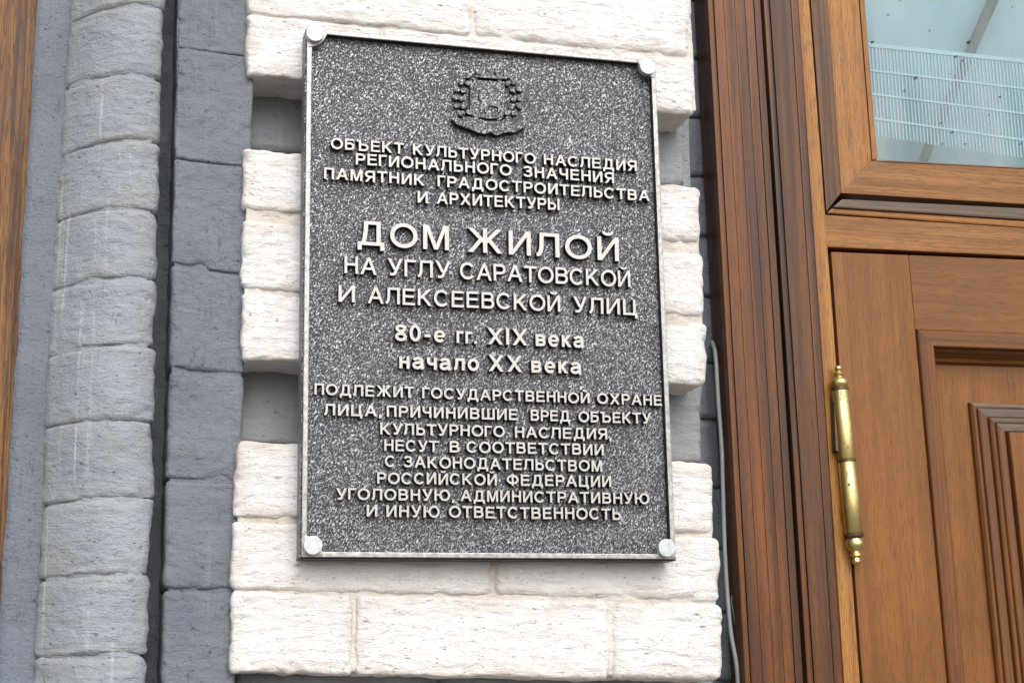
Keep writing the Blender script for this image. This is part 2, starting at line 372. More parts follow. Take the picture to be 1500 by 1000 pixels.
def slab(name, quad, yf, yb, mat, parent, step=0.006, amp=0.0015, prof=None, freq=30, px=True, seed=0.0):
    """uneven sheet of mortar or plaster with thickness"""
    q = [xz(x, y, yf) for x, y in quad] if px else quad
    TL, TR, BR, BL = q
    nu = max(2, int(abs(TR[0] - TL[0]) / step)); nv = max(2, int(abs(TL[1] - BL[1]) / step))
    V = []; Fc = []
    for j in range(nv + 1):
        v = j / nv
        for i in range(nu + 1):
            u = i / nu
            X = (TL[0] * (1 - u) + TR[0] * u) * (1 - v) + (BL[0] * (1 - u) + BR[0] * u) * v
            Z = (TL[1] * (1 - u) + TR[1] * u) * (1 - v) + (BL[1] * (1 - u) + BR[1] * u) * v
            if i in (0, nu): X += 0.0022 * nz(Z * 18, seed, 1) + 0.001 * nz(Z * 70, seed, 4)
            Y = yf + amp * (nz(X * freq + seed, 1.3, Z * freq) + 0.5 * nz(X * freq * 3, seed, Z * freq * 3)) + (prof(X, Z) if prof else 0)
            V.append((X, Y, Z))
    W = nu + 1
    for j in range(nv):
        for i in range(nu): a = j * W + i; Fc.append((a, a + 1, a + W + 1, a + W))
    ring = [i for i in range(W)] + [j * W + nu for j in range(1, nv + 1)] + [nv * W + i for i in range(nu - 1, -1, -1)] + [j * W for j in range(nv - 1, 0, -1)]
    b = []
    for idx in ring: V.append((V[idx][0], yb, V[idx][2])); b.append(len(V) - 1)
    n = len(ring)
    for i in range(n): Fc.append((ring[i], b[i], b[(i + 1) % n], ring[(i + 1) % n]))
    Fc.append(tuple(b[::-1]))
    me = bpy.data.meshes.new(name); me.from_pydata(V, [], Fc)
    for k, p in enumerate(me.polygons): p.use_smooth = k < nu * nv
    bm = bmesh.new(); bm.from_mesh(me); bmesh.ops.recalc_face_normals(bm, faces=bm.faces); bm.to_mesh(me); bm.free()
    return link(name, me, mat, parent)
def tube(name, pts, rad, mat, parent=None, seg=12, cap=True):
    bm = bmesh.new(); rings = []
    n = len(pts)
    for i, p in enumerate(pts):
        p = Vector(p); d = (Vector(pts[min(i + 1, n - 1)]) - Vector(pts[max(i - 1, 0)])).normalized()
        a = d.cross(Vector((0, 1, 0.01))).normalized(); b = d.cross(a)
        rr = rad[i] if isinstance(rad, (list, tuple)) else rad
        rings.append([bm.verts.new(p + (a * math.cos(2 * PI * k / seg) + b * math.sin(2 * PI * k / seg)) * rr) for k in range(seg)])
    for i in range(n - 1):
        for k in range(seg): bm.faces.new((rings[i][k], rings[i][(k + 1) % seg], rings[i + 1][(k + 1) % seg], rings[i + 1][k]))
    if cap: bm.faces.new(rings[0]); bm.faces.new(rings[-1][::-1])
    bmesh.ops.recalc_face_normals(bm, faces=bm.faces)
    return from_bm(name, bm, mat, parent, True)
def structure(o): o['kind'] = 'structure'; return o

# ------------------------------------------------------------------ the setting
bm = bmesh.new(); bmesh.ops.create_grid(bm, x_segments=2, y_segments=2, size=300)
structure(from_bm('pavement', bm, PAVE))

def lerp(a, b, t): return a + (b - a) * t
def ln(x0, x1000, py): return x0 + (x1000 - x0) * py / 1000.0

# --- left wooden window surround, at the very edge of the photo
ZLO, ZHI = 0.75, 3.0
wf = thing('window_surround', 'orange brown grained wooden board at the far left edge beside grey plaster', 'window frame', (at(0, 500, .09).x, .09, 0.8))
def rel(o, p):      # parent in place
    o.parent = p; o.matrix_parent_inverse = Matrix.Translation(p.location).inverted(); return o
rel(upright('board', (-190, -250), (75, 4), 0.085, 0.115, ZLO, ZHI, LAMIN, None, 0.001), wf)

# --- plaster reveal between it and the pilaster
rv = thing('plaster_reveal', 'narrow smooth blue grey plaster strip between wooden board and rounded brick pilaster', 'plaster strip')
edge = [(66, 0), (59, 60), (55, 110), (50, 230), (46, 323), (42, 374), (37, 450), (34, 520), (25, 612), (20, 694), (15, 779), (7, 891), (0, 986), (-6, 1070)]
slab('plaster', [(75, -330), (150, -330), (110, 1330), (-26, 1330)], 0.060, 0.20, GREYD, rv, 0.006, 0.0022, None, 14, True, 3.0)

# --- rounded pilaster of grey painted bricks
pil = thing('brick_pilaster', 'light grey painted pilaster of single rounded bricks left of the dark groove', 'pilaster')
J = [((114, -200), (249, -225)), ((108, -75), (246, -100)), ((104, 34), (241, 14)), ((93, 127), (236, 119)), ((88, 228), (234, 210)), ((80, 323), (232, 312)), ((74, 425), (233, 410)),
     ((69, 520), (227, 508)), ((65, 625), (224, 618)), ((63, 742), (227, 728)), ((57, 850), (217, 841)), ((50, 963), (214, 960)), ((44, 1072), (210, 1072)), ((38, 1180), (206, 1184)), ((32, 1290), (202, 1298))]
PL, PR = 0.052, 0.012
def prof_p(x, z):
    a = at(*[lerp(103, 45, max(-.3, min(1.3, (CZ + .95 - z) / 1.0))), 0][:1], 0, 0) if False else None
    t = (x - XL(z)) / (XR(z) - XL(z)); t = max(-0.05, min(1.05, t))
    return PL * max(0.0, 1 - t / .72) ** 1.9 if t < .72 else PR * ((t - .72) / .28) ** 2
_a, _b = at(104, 34, PL), at(50, 963, PL); XL = lambda z: _a.x + (_b.x - _a.x) * (z - _a.z) / (_b.z - _a.z)
_c, _d = at(241, 14, PR), at(214, 960, PR); XR = lambda z: _c.x + (_d.x - _c.x) * (z - _c.z) / (_d.z - _c.z)
XR_ = XR
_rn = random.Random(3)
for k in range(len(J) - 1):
    (l0, r0), (l1, r1) = J[k], J[k + 1]
    a, b, c, d = at(*l0, PL), at(*r0, PR), at(*r1, PR), at(*l1, PL)
    g = 0.0006
    dxr = _rn.uniform(-.002, .0015)
    brick('brick', [(a.x, a.z - g), (b.x + dxr, b.z - g), (c.x + dxr, c.z + g), (d.x, d.z + g)], 0.0, 0.115, GREYL, pil, r=0.0055, seed=k + 1, amp=0.0020, wob=0.0020, prof=prof_p, px=False)
mq = [at(108, -200, .06), at(240, -225, .02), at(206, 1298, .02), at(40, 1290, .06)]
slab('mortar', [(mq[0].x + .004, mq[0].z), (mq[1].x - .006, mq[1].z), (mq[2].x - .006, mq[2].z), (mq[3].x + .004, mq[3].z)], 0.0035, 0.12, GREYL, pil, 0.003, 0.0034, prof_p, 38, False, 2.0)

# --- smooth grey panel bricks between groove and pier
pan = thing('brick_wall_panel', 'dark blue grey painted wall strip with few joints between groove and white pier', 'wall')
PJ = [(-250, -240), (-85, -75), (70, 84), (232, 246), (386, 404), (541, 548), (701, 706), (862, 863), (1022, 1020), (1180, 1176), (1335, 1330)]
for k in range(len(PJ) - 1):
    (l0, r0), (l1, r1) = PJ[k], PJ[k + 1]
    def xl(p): return ln(262, 236, p)
    def xr(p): return ln(374, 345, p)
    gg = 1.0 if k > 2 else 0.1
    brick('brick', [(xl(l0), l0 + gg), (xr(l0), r0 + gg), (xr(l1), r1 - gg), (xl(l1), l1 - gg)], 0.012, 0.125, GREYD, pan, r=0.0050 if k > 3 else 0.003, seed=40 + k, amp=0.0026, wob=0.0012, calm=True)
slab('mortar', [(265, -240), (371, -240), (336, 1330), (238, 1330)], 0.0150 , 0.12, GREYD, pan, 0.003, 0.0018, None, 40, True, 5.0)
slab('groove_back', [(228, -240), (280, -240), (256, 1330), (196, 1330)], 0.085, 0.12, GREYD, pan, 0.004, 0.004, None, 22, True, 6.0)

# --- the white pier: blocks of three white courses, grey courses set back between them
pier = thing('brick_pier', 'brick pier with projecting white painted courses and recessed grey courses behind the plaque', 'pier')
def pl_(p):  # left edge
    pts = [(-300, 372), (0, 365), (34, 361), (107, 361), (215, 357), (420, 354), (545, 354), (645, 348), (765, 342), (985, 337), (1300, 328)]
    for (a, x), (b, y) in zip(pts, pts[1:]):
        if a <= p <= b: return x + (y - x) * (p - a) / (b - a)
    return 365
def slope(py): return 0.099 - 0.000088 * (py - 40)
def pr_py(py_l, x): return py_l + slope(py_l) * (x - 355)
white = [  # y at left top, y at left bottom, right edge px, vertical joints px
    (-205, -93, 1008, [520, 893]), (-92, 17, 1010, [692]), (20, 107, 1019, [560, 905]),
    (216, 305, 1027, [700]), (322, 421, 1033, [530, 880]), (427, 526, 1037, [690]),
    (646, 757, 1046, [545, 900]), (763, 862, 1056, [722]), (866, 985, 1060, [519, 895]),
    (1205, 1305, 1072, [700])]
gaps = [(108, 214, 1004), (528, 645, 1029), (988, 1098, 1046), (1099, 1204, 1048)]
sd_ = 100
for (yt, yb_, xr_, js) in white:
    xs = [pl_(yt)] + js + [xr_]
    for a, b in zip(xs, xs[1:]):
        g = 2.4 if a in js else 0; g2 = 2.4 if b in js else 0
        sd_ += 1
        a0 = a; a1 = a if a in js else pl_(yb_)
        brick('brick', [(a0 + g, pr_py(yt, a0)), (b - g2, pr_py(yt, b)), (b - g2, pr_py(yb_, b)), (a1 + g, pr_py(yb_, a1))], 0.0, 0.075, WHITE, pier,
              r=0.0070 if b == xr_ else 0.0048, seed=sd_, amp=0.0019, wob=0.0019, step=0.0028)
# mortar beds of the white blocks
for (yt, yb_, xr_) in ((-205, 106, 1008), (218, 524, 1022), (648, 984, 1042), (1207, 1305, 1060)):
    slab('mortar', [(pl_(yt) + 3.5, pr_py(yt, 360) + 5), (xr_ - 3, pr_py(yt, xr_) + 5), (xr_ - 1 + (yb_ - yt) * .04, pr_py(yb_, xr_) - 4), (pl_(yb_) + 3.5, pr_py(yb_, 360) - 4)], 0.0038, 0.07, WJOINT, pier, 0.0025, 0.0022, None, 45, True, yt * .1)
for (yt, yb_, xr_) in gaps:
    def sh(px, py, y):      # keep the recessed course in line with the face above when set back
        return (px, py)
    ylf = 0.062
    for a, b in ((346, 640), (643, xr_)):
        sd_ += 1
        y0a, y0b = pr_py(yt, a) - 6, pr_py(yt, b) - 6
        brick('brick', [(a + 2, y0a), (b, y0b), (b, pr_py(yb_, b) + 3), (a + 2, pr_py(yb_, a) + 3)], ylf, 0.14, GREYM, pier, r=0.007, seed=sd_, amp=0.0018, wob=0.002, label='recessed grey brick')
slab('core', [(372, -230), (1000, -200), (1036, 1320), (338, 1300)], 0.070, 0.155, GREYM, pier, 0.02, 0.001, None, 10, True, 1.0)

# --- deep grey bricks between the pier and the door casing
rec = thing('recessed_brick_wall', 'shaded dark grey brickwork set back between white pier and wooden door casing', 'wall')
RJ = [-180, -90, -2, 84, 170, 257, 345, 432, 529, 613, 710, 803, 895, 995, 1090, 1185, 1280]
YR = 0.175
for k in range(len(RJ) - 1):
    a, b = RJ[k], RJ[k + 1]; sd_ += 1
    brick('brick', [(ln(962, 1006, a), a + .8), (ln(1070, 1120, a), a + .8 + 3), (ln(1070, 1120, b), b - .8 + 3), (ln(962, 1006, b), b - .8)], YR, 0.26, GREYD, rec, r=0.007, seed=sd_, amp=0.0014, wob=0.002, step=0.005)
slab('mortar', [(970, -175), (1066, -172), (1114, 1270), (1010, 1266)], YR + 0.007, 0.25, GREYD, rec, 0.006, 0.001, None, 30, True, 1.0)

# --- mass of the building behind everything
ww = thing('facade', 'dark plaster body of the building wall behind piers and door', 'wall')
xd0 = at(1075, 500, .2).x; XDR = xd0 + 1.22
def box(name, x0, x1, y0, y1, z0, z1, mat, parent, bev=0.0):
    return prism(name, [(x0, z0), (x1, z0), (x1, z1), (x0, z1)], y0, y1, mat, parent, bev)
box('wall', -2.5, xd0 - .02, 0.27, 0.6, 0, 4.5, GREYD, ww)
box('wall', XDR, XDR + 2.2, 0.1, 0.6, 0, 4.5, GREYD, ww)
box('lintel', xd0 - .02, XDR, 0.27, 0.6, 3.05, 4.5, GREYD, ww)

# ------------------------------------------------------------------ cable
cb = [(1043, 500, .168), (1048, 520, .150), (1052, 586, .146), (1057, 655, .146), (1058.5, 700, .146), (1061, 790, .145), (1064, 850, .144), (1067, 890, .142), (1071, 930, .140), (1078, 968, .138), (1081, 1002, .140), (1083, 1060, .142), (1084, 1150, .145), (1086, 1250, .15)]
pts = [at(a, b, c) for a, b, c in cb]
fine = []
for i in range(len(pts) - 1):
    p0, p1, p2, p3 = pts[max(i - 1, 0)], pts[i], pts[i + 1], pts[min(i + 2, len(pts) - 1)]
    for s_ in range(5):
        t = s_ / 5; fine.append(0.5 * ((2 * p1) + (p2 - p0) * t + (2 * p0 - 5 * p1 + 4 * p2 - p3) * t * t + (3 * p1 - p0 - 3 * p2 + p3) * t ** 3))
tag(tube('cable', fine, 0.0026, CABLE), 'thin pale grey cable hanging in the dark gap beside the door casing', 'cable')
tag(tube('wire', [at(1072, 872, .140), at(1071.5, 882, .139), at(1073.5, 892, .138), at(1075, 905, .139), at(1075.5, 914, .14)], 0.0007, GREENW, None, 6), 'tiny green wire beside the grey cable near the lower casing', 'wire')

# ------------------------------------------------------------------ door casing (dark outer architrave)
ZD = 3.0
YC = 0.125
cas = thing('door_casing', 'dark stained wooden architrave with bead mouldings left of the door', 'door frame')
upright('edge_board', (1035, 1091.5), (1046, 1101), YC + .006, YC + .045, 0, ZD, CASING2, cas, 0.0008)
upright('edge_bead', (1036.5, 1091.5), (1045.2, 1100.2), YC - .0005, YC + .012, 0, ZD, MOULD, cas, 0.0026)
upright('outer_board', (1046, 1101), (1103.5, 1165), YC, YC + .04, 0, ZD, CASING, cas, 0.001)
upright('inset_strip', (1104.5, 1166), (1114, 1177), YC + .0025, YC + .04, 0, ZD, CASING2, cas, 0.0008)
upright('groove', (1114, 1177), (1119, 1184), YC + .010, YC + .04, 0, ZD, CASING2, cas, 0)
upright('bead', (1118.5, 1183), (1127, 1192.5), YC - .003, YC + .012, 0, ZD, CASING, cas, 0.0028)
upright('inner_board', (1128, 1193.5), (1158, 1222), YC + .001, YC + .04, 0, ZD, CASING2, cas, 0.001)
upright('chamfer_strip', (1158.5, 1222.5), (1170, 1236), YC + .004, YC + .04, 0, ZD, CASING, cas, 0.002)
# fine raised ribs on the outer board
for a, b in ((1060, 1118), (1076, 1135), (1091, 1150)):
    upright('rib', (a, b), (a + 4, b + 4.5), YC - .0012, YC + .004, 0, ZD, CASING, cas, 0.001)

# ------------------------------------------------------------------ door frame (jamb, transom bar)
YJ = 0.134
fr = thing('door_surround', 'light oak jamb and transom bar around the door leaf', 'door frame')
upright('jamb', (1169, 1236.5), (1185.5, 1260), YJ, YJ + .05, 0, ZD, OAK_V, fr, 0.0012)
A = lambda z: xline(1185.5, 1260, YJ)(z)
# transom bar under the window
tb = [xz(1207.5, 313.5, YJ), xz(1560, 334.5, YJ), xz(1560, 385, YJ), xz(1211, 361.5, YJ)]
XR0 = at(1211, 361, YJ).x; DOORW = 0.86
def hmember(name, px0, pyt0, px1, pyt1, pyb0, pyb1, y0, y1, mat, parent, bev=0.0012, x_end=None, shear=0.0):
    """horizontal member through photo points (px0,pyt0)-(px1,pyt1) top edge and (px0,pyb0)-(px1,pyb1) bottom edge, run on to x_end"""
    a, b, c, d = at(px0, pyt0, y0), at(px1, pyt1, y0), at(px0 + shear, pyb0, y0), at(px1, pyb1, y0)
    X = x_end if x_end is not None else b.x
    zt = a.z + (b.z - a.z) * (X - a.x) / (b.x - a.x); zb = c.z + (d.z - c.z) * (X - c.x) / (d.x - c.x)
    return prism(name, [(a.x, a.z), (c.x, c.z), (X, zb), (X, zt)], y0, y1, mat, parent, bev)
XE = XR0 + DOORW
hmember('transom_bar', 1207.5, 314.5, 1500, 334, 361.5, 375, YJ, YJ + .05, OAK_H, fr, 0.0012, XE, 3)
xj = XE + .003
box('jamb', xj, xj + .05, YJ, YJ + .05, 0, ZD, OAK_V, fr, 0.0012)
box('head', XR0, xj, YJ, YJ + .05, ZD - .06, ZD, OAK_H, fr, 0.0012)
# dark rebate added behind leaf and transom, its colour holding the gaps' shade
upright('gap_backing', (1180, 1250), (1226, 1284), YJ + .046, YJ + .10, 0, ZD, GAPDARK, fr, 0)
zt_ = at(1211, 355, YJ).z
box('gap_backing', XR0 - .01, XE + .05, YJ + .052, YJ + .10, zt_ - .03, zt_ + .02, GAPDARK, fr, 0)

# ------------------------------------------------------------------ transom window
YW = 0.136
win = thing('transom_window', 'oak framed window above the door with dusty pale blue glass', 'window')
G0 = at(1279, 233, YW); O0 = at(1206, 311, YW)
ztop = ZD - .065
la, lb, lc, ld = xline(1187, 1232, YW), xline(1213, 1258, YW), xline(1258.5, 1344, YW), xline(1266, 1349, YW)
def xo(z): return xline(1186.5, 1260.5, YW)(z)
def xm(z): return xline(1212, 1284, YW)(z)
def xi(z): return xline(1258, 1337, YW)(z)
# diagonal mitre from O0 to G0
def onmit(f):
    z = O0.z
    for _ in range(30):
        x = f(z); t = (x - O0.x) / (G0.x - O0.x); z = O0.z + t * (G0.z - O0.z)
    return (f(z), z)
p_o, p_m, p_i = (xo(O0.z), O0.z), onmit(xm), onmit(xi)
prism('stile', [p_m, p_i, (xi(ztop), ztop), (xm(ztop), ztop)], YW, YW + .045, OAK_V, win, 0.0008)
prism('stile_edge', [p_o, (p_m[0] - .0006, p_m[1]), (xm(ztop) - .0006, ztop), (xo(ztop), ztop)], YW - .0025, YW + .045, GRAINY, win, 0.0012)
def zat(px0, py0, px1, py1, y, X):
    a, b = at(px0, py0, y), at(px1, py1, y); return a.z + (b.z - a.z) * (X - a.x) / (b.x - a.x)
zi = lambda X: zat(1275, 243.5, 1500, 253, YW, X)
zm = lambda X: zat(1232, 291, 1500, 304.5, YW, X)
zo = lambda X: zat(1206, 312.5, 1500, 334, YW, X)
prism('rail', [p_m, (XE, zm(XE)), (XE, zi(XE)), p_i], YW, YW + .045, OAK_H, win, 0.0008)
# drip moulding with its grey sheen put into the colour, on the lower rail: three ribs
zq = [0, .34, .42, .72, .80, 1.0]
for k, (t0, t1, yo, mt) in enumerate(((0.05, .62, -.0030, SHEENOAK), (.64, .985, -.0004, OAK_H))):
    def pz(X, t): return zm(X) + (zo(X) - zm(X)) * t
    def px_(t): return p_m[0] + (p_o[0] - p_m[0]) * t
    prism('drip_moulding', [(px_(t0) + .0005, pz(px_(t0), t0)), (px_(t1) + .0005, pz(px_(t1), t1)), (XE, pz(XE, t1)), (XE, pz(XE, t0))], YW + yo, YW + .045, mt, win, 0.0022)
# glazing beads
bi = lambda z: xline(1266.5, 1347, YW)(z)
gb = (bi(G0.z), G0.z)
zb_ = lambda X: zat(1283, 233.5, 1500, 245, YW, X)
cor_o = (xi(at(1273, 242, YW).z) + .0012, zi(xi(G0.z)) - .0)
cor_i = (bi(G0.z), zb_(bi(G0.z)))
prism('glazing_bead', [(p_i[0] + .001, p_i[1] + .0006), cor_i, (bi(ztop), ztop), (xi(ztop) + .001, ztop)], YW - .001, YW + .02, OAK_V, win, 0.0016)
prism('glazing_bead', [(p_i[0] + .002, p_i[1] - .0002), (XE, zi(XE) + .001), (XE, zb_(XE)), (cor_i[0] + .0006, cor_i[1] - .0008)], YW - .001, YW + .02, SHEENOAK, win, 0.0016)
YG = YW + .012
gp = prism('pane', [(cor_i[0] - .005, cor_i[1] - .006), (XE, zb_(XE) - .006), (XE, ztop), (bi(ztop) - .005, ztop)], YG, YG + .004, GLASS, win, 0)
gp['label'] = 'dusty pale blue window pane'
# dirt flecks stuck to the glass
def fleck(px, py, a, b, rot):
    c = at(px, py, YG - .0006); bm = bmesh.new(); s_ = 0.00070
    vs_ = []
    for k in range(9):
        t = 2 * PI * k / 9; rr = 1 + .3 * nz(k * 1.7, px, py)
        x, z = math.cos(t) * a * s_ * rr, math.sin(t) * b * s_ * rr
        vs_.append((c.x + x * math.cos(rot) - z * math.sin(rot), c.z + x * math.sin(rot) + z * math.cos(rot)))
    fr_ = [bm.verts.new((x, c.y, z)) for x, z in vs_]; top = bm.verts.new((c.x, c.y - .0008, c.z)); 
    for k in range(9): bm.faces.new((fr_[k], fr_[(k + 1) % 9], top))
    bm.faces.new(fr_[::-1]); bmesh.ops.recalc_face_normals(bm, faces=bm.faces)
    o = from_bm('dirt_fleck', bm, SPECK, win, True); return o
for f_ in [(1278, 62, 4.5, 2.2, .3), (1419, 62, 6, 3, .5), (1341, 114.5, 4.6, 2.4, .7), (1362, 45, 2.6, 1.3, .9), (1325, 133, 2.6, 1.6, .6), (1400, 83, 5, 1.6, .6), (1410, 89, 3.5, 1.5, .5), (1465, 142, 3.2, 1.6, .5), (1378, 180, 2.4, 1.5, .6), (1395, 194, 3.6, 1.7, .4), (1414, 211, 3.5, 1.2, .3), (1449, 168, 1.8, 1.5, 0), (1301, 22, 2.6, 1.2, .9), (1483, 10, 3, 1, .8), (1380, 211, 2, 1.2, .5), (1413, 178, 1.4, 1, 0), (1318, 1, 2.2, 1, 0), (1495, 211, 4, 1, .6), (1392, 108, 1.5, 1, 0), (1449, 182, 1.3, 1, 0)]:
    fleck(*f_)

# board and grid added behind the pane in place of its reflection; rod between
YB = YG + .085
bd = thing('reflection_board', 'pale blue board added behind the transom window glass for its reflected tone', 'board')
box('panel', XR0 - .01, XE + .06, YB, YB + .02, at(1280, 300, YB).z - .03, ZD - .01, PALE, bd)
gr = thing('reflection_grid', 'white grille of thin upright slats added for the facade reflected in the transom pane', 'grid')
YGR = YG + .030
def gz(px, py): return at(px, py, YGR)
g_tl, g_tr, g_bl, g_br = gz(1272, 66), gz(1500, 90), gz(1283, 199), gz(1500, 232)
def gline(t, X):   # rail height at fraction t
    zt = g_tl.z + (g_tr.z - g_tl.z) * (X - g_tl.x) / (g_tr.x - g_tl.x); zb = g_bl.z + (g_br.z - g_bl.z) * (X - g_bl.x) / (g_br.x - g_bl.x)
    return zt + (zb - zt) * t
gx0 = g_tl.x - .012; gx1 = XE
for t, hh in ((0.0, .0028), (.285, .0013), (.545, .0013), (.815, .0013)):
    prism('rail', [(gx0, gline(t, gx0) - hh), (gx1, gline(t, gx1) - hh), (gx1, gline(t, gx1) + hh), (gx0, gline(t, gx0) + hh)], YGR - .001, YGR + .003, SLATW, gr, 0)
step_ = (at(1500, 150, YGR).x - at(1275, 150, YGR).x) / 45.0
sl_me = None; X = gx0 + .002; k = 0
while X < at(1760, 150, YGR).x:
    zt, zb = gline(0, X), gline(1, X)
    if sl_me is None:
        bm = bmesh.new()
        w2 = step_ * .17
        a = [bm.verts.new((dx, dy, dz)) for dx, dy, dz in ((-w2, 0, 0), (w2, 0, 0), (w2, 0, 1), (-w2, 0, 1), (-w2, .0022, 0), (w2, .0022, 0), (w2, .0022, 1), (-w2, .0022, 1))]
        for q in ((0, 1, 2, 3), (5, 4, 7, 6), (4, 0, 3, 7), (1, 5, 6, 2), (3, 2, 6, 7), (4, 5, 1, 0)): bm.faces.new([a[i] for i in q])
        sl = from_bm('slat', bm, SLATW, gr); sl_me = sl.data
    else: sl = link('slat', sl_me, None, gr)
    sl.location = (X, YGR, zb); sl.scale = (1, 1, zt - zb); sl.rotation_euler = (0, random.uniform(-.004, .004), 0)
    X += step_; k += 1
YP = YG + .058
rod = [at(1463, -20, YP), at(1442, 22, YP), at(1365, 205, YP), at(1352, 236, YP)]
d_ = (rod[-1] - rod[0]).normalized()
tag(tube('steel_rod', [rod[0] - d_ * .25, rod[0], rod[-1], rod[-1] + d_ * .05], [.0080, .0080, .0062, .0062], POLE), 'slanting grey green steel rod behind the grille and window pane', 'rod')

# ------------------------------------------------------------------ door leaf
YD = 0.137
door = thing('door', 'brown wooden panelled door leaf hung on a brass hinge', 'door')
def dx0(z): return xline(1190.5, 1264, YD)(z)
def dx1(z): return xline(1297, 1387.5, YD)(z)
zdt = at(1212, 368.5, YD).z; zs = .02
def zdtop(X): return zat(1212, 368.5, 1500, 380.5, YD, X)
def zpan(X): return zat(1337, 482, 1500, 488.5, YD, X)
x1t = dx1(zdtop(dx1(zdt)))
corner = (dx1(zpan(dx1(zdt))), 0); corner = (corner[0], zpan(corner[0]))
prism('stile', [(dx0(zs), zs), (dx1(zs), zs), (corner[0] , corner[1]), (x1t, zdtop(x1t)), (dx0(zdt), zdt)], YD, YD + .042, DOOR_V, door, 0.0010)
g = .0005
xdr = XE - .003; stR = xdr - .11
prism('top_rail', [(x1t + g, zdtop(x1t)), (corner[0] + g, corner[1]), (stR, zpan(stR)), (stR, zdtop(stR))], YD, YD + .042, DOOR_H, door, 0.0008)
prism('stile', [(stR + g, zs), (xdr, zs), (xdr, zdtop(xdr)), (stR + g, zdtop(stR))], YD, YD + .042, DOOR_V, door, 0.0010)
ZPB = corner[1] - .75
prism('middle_rail', [(dx1(ZPB) + g, ZPB), (stR, ZPB), (stR, ZPB - .14), (dx1(ZPB - .14) + g, ZPB - .14)], YD, YD + .042, DOOR_H, door, 0.0008)
prism('lower_panel', [(dx1(ZPB - .14) + g, ZPB - .1405), (stR, ZPB - .1405), (stR, zs), (dx1(zs) + g, zs)], YD + .012, YD + .03, DOOR_V, door, 0.0008)
# mitred moulding rings: offsets inward (m) and depth; corner points come from the photograph
def ring_pts(o, oz):
    """rectangle inset by o from the panel opening; each corner (x,z)"""
    tlx = corner[0] + o; 
    return [(dx1(corner[1]) + o, corner[1] - oz), (stR - o, zpan(stR) - oz), (stR - o, ZPB + oz), (dx1(ZPB) + o, ZPB + oz)]
def ring_member(name, prof, mats, parent, ox=1.0):
    """sweep a profile [(inset, depth)] round the opening; four mitred members"""
    for side in range(4):
        V = []; Fc = []
        for (o, dy) in prof:
            c = ring_pts(o * 1.0, o * 1.0)
            a, b = c[side], c[(side + 1) % 4]
            V.append((a[0], YD + dy, a[1])); V.append((b[0], YD + dy, b[1]))
        n = len(prof)
        for i in range(n - 1): Fc.append((2 * i, 2 * i + 1, 2 * i + 3, 2 * i + 2))
        # close to the back
        base = len(V); yb = YD + .040
        for idx in (0, 1, 2 * n - 2, 2 * n - 1): V.append((V[idx][0], yb, V[idx][2]))
        Fc += [(0, base, base + 1, 1), (2 * n - 2, 2 * n - 1, base + 3, base + 2)]
        Fc.append(tuple([2 * i for i in range(n)] + [base + 2, base])); Fc.append(tuple([2 * i + 1 for i in range(n)][::-1] + [base + 1, base + 3]))
        me = bpy.data.meshes.new(name); me.from_pydata(V, [], Fc)
        bm = bmesh.new(); bm.from_mesh(me); bmesh.ops.recalc_face_normals(bm, faces=bm.faces); bm.to_mesh(me); bm.free()
        link(name, me, mats[side % 2], parent)
mm = (at(1360, 505, YD).x - at(1337, 505, YD).x)      # width of the flat outer strip
def arc(o0, y0, o1, y1, n=5, conc=1):
    r_ = []
    for i in range(n + 1):
        t = i / n
        if conc > 0: r_.append((o0 + (o1 - o0) * math.sin(t * PI / 2), y0 + (y1 - y0) * (1 - math.cos(t * PI / 2))))
        else: r_.append((o0 + (o1 - o0) * (1 - math.cos(t * PI / 2)), y0 + (y1 - y0) * math.sin(t * PI / 2)))
    return r_
ring_member('moulding', [(0.0003, .002), (0.0010, -.0035), (0.0022, -.0045), (mm - .0012, -.0045), (mm, -.0035), (mm + .0004, .004)], (MOULD_H, MOULD), door)
p2 = [(mm + .0006, .005)] + arc(mm + .001, .005, mm + .0055, .0115, 5) + [(mm + .0062, .012), (mm + .0066, .0135)] + arc(mm + .007, .0135, mm + .0125, .022, 5, -1) + [(mm + .0135, .024), (mm + .0150, .027)]
ring_member('inner_moulding', p2, (MOULD_H, MOULD), door)
m0 = mm + .0151
def pfield(name, o_out, o_in, ydep, yback, mat):
    c = ring_pts(o_out, o_out); return prism(name, c, ydep, yback, mat, door, 0)
pfield('panel_field', m0 - .002, 0, YD + .029, YD + .041, DOOR_V)
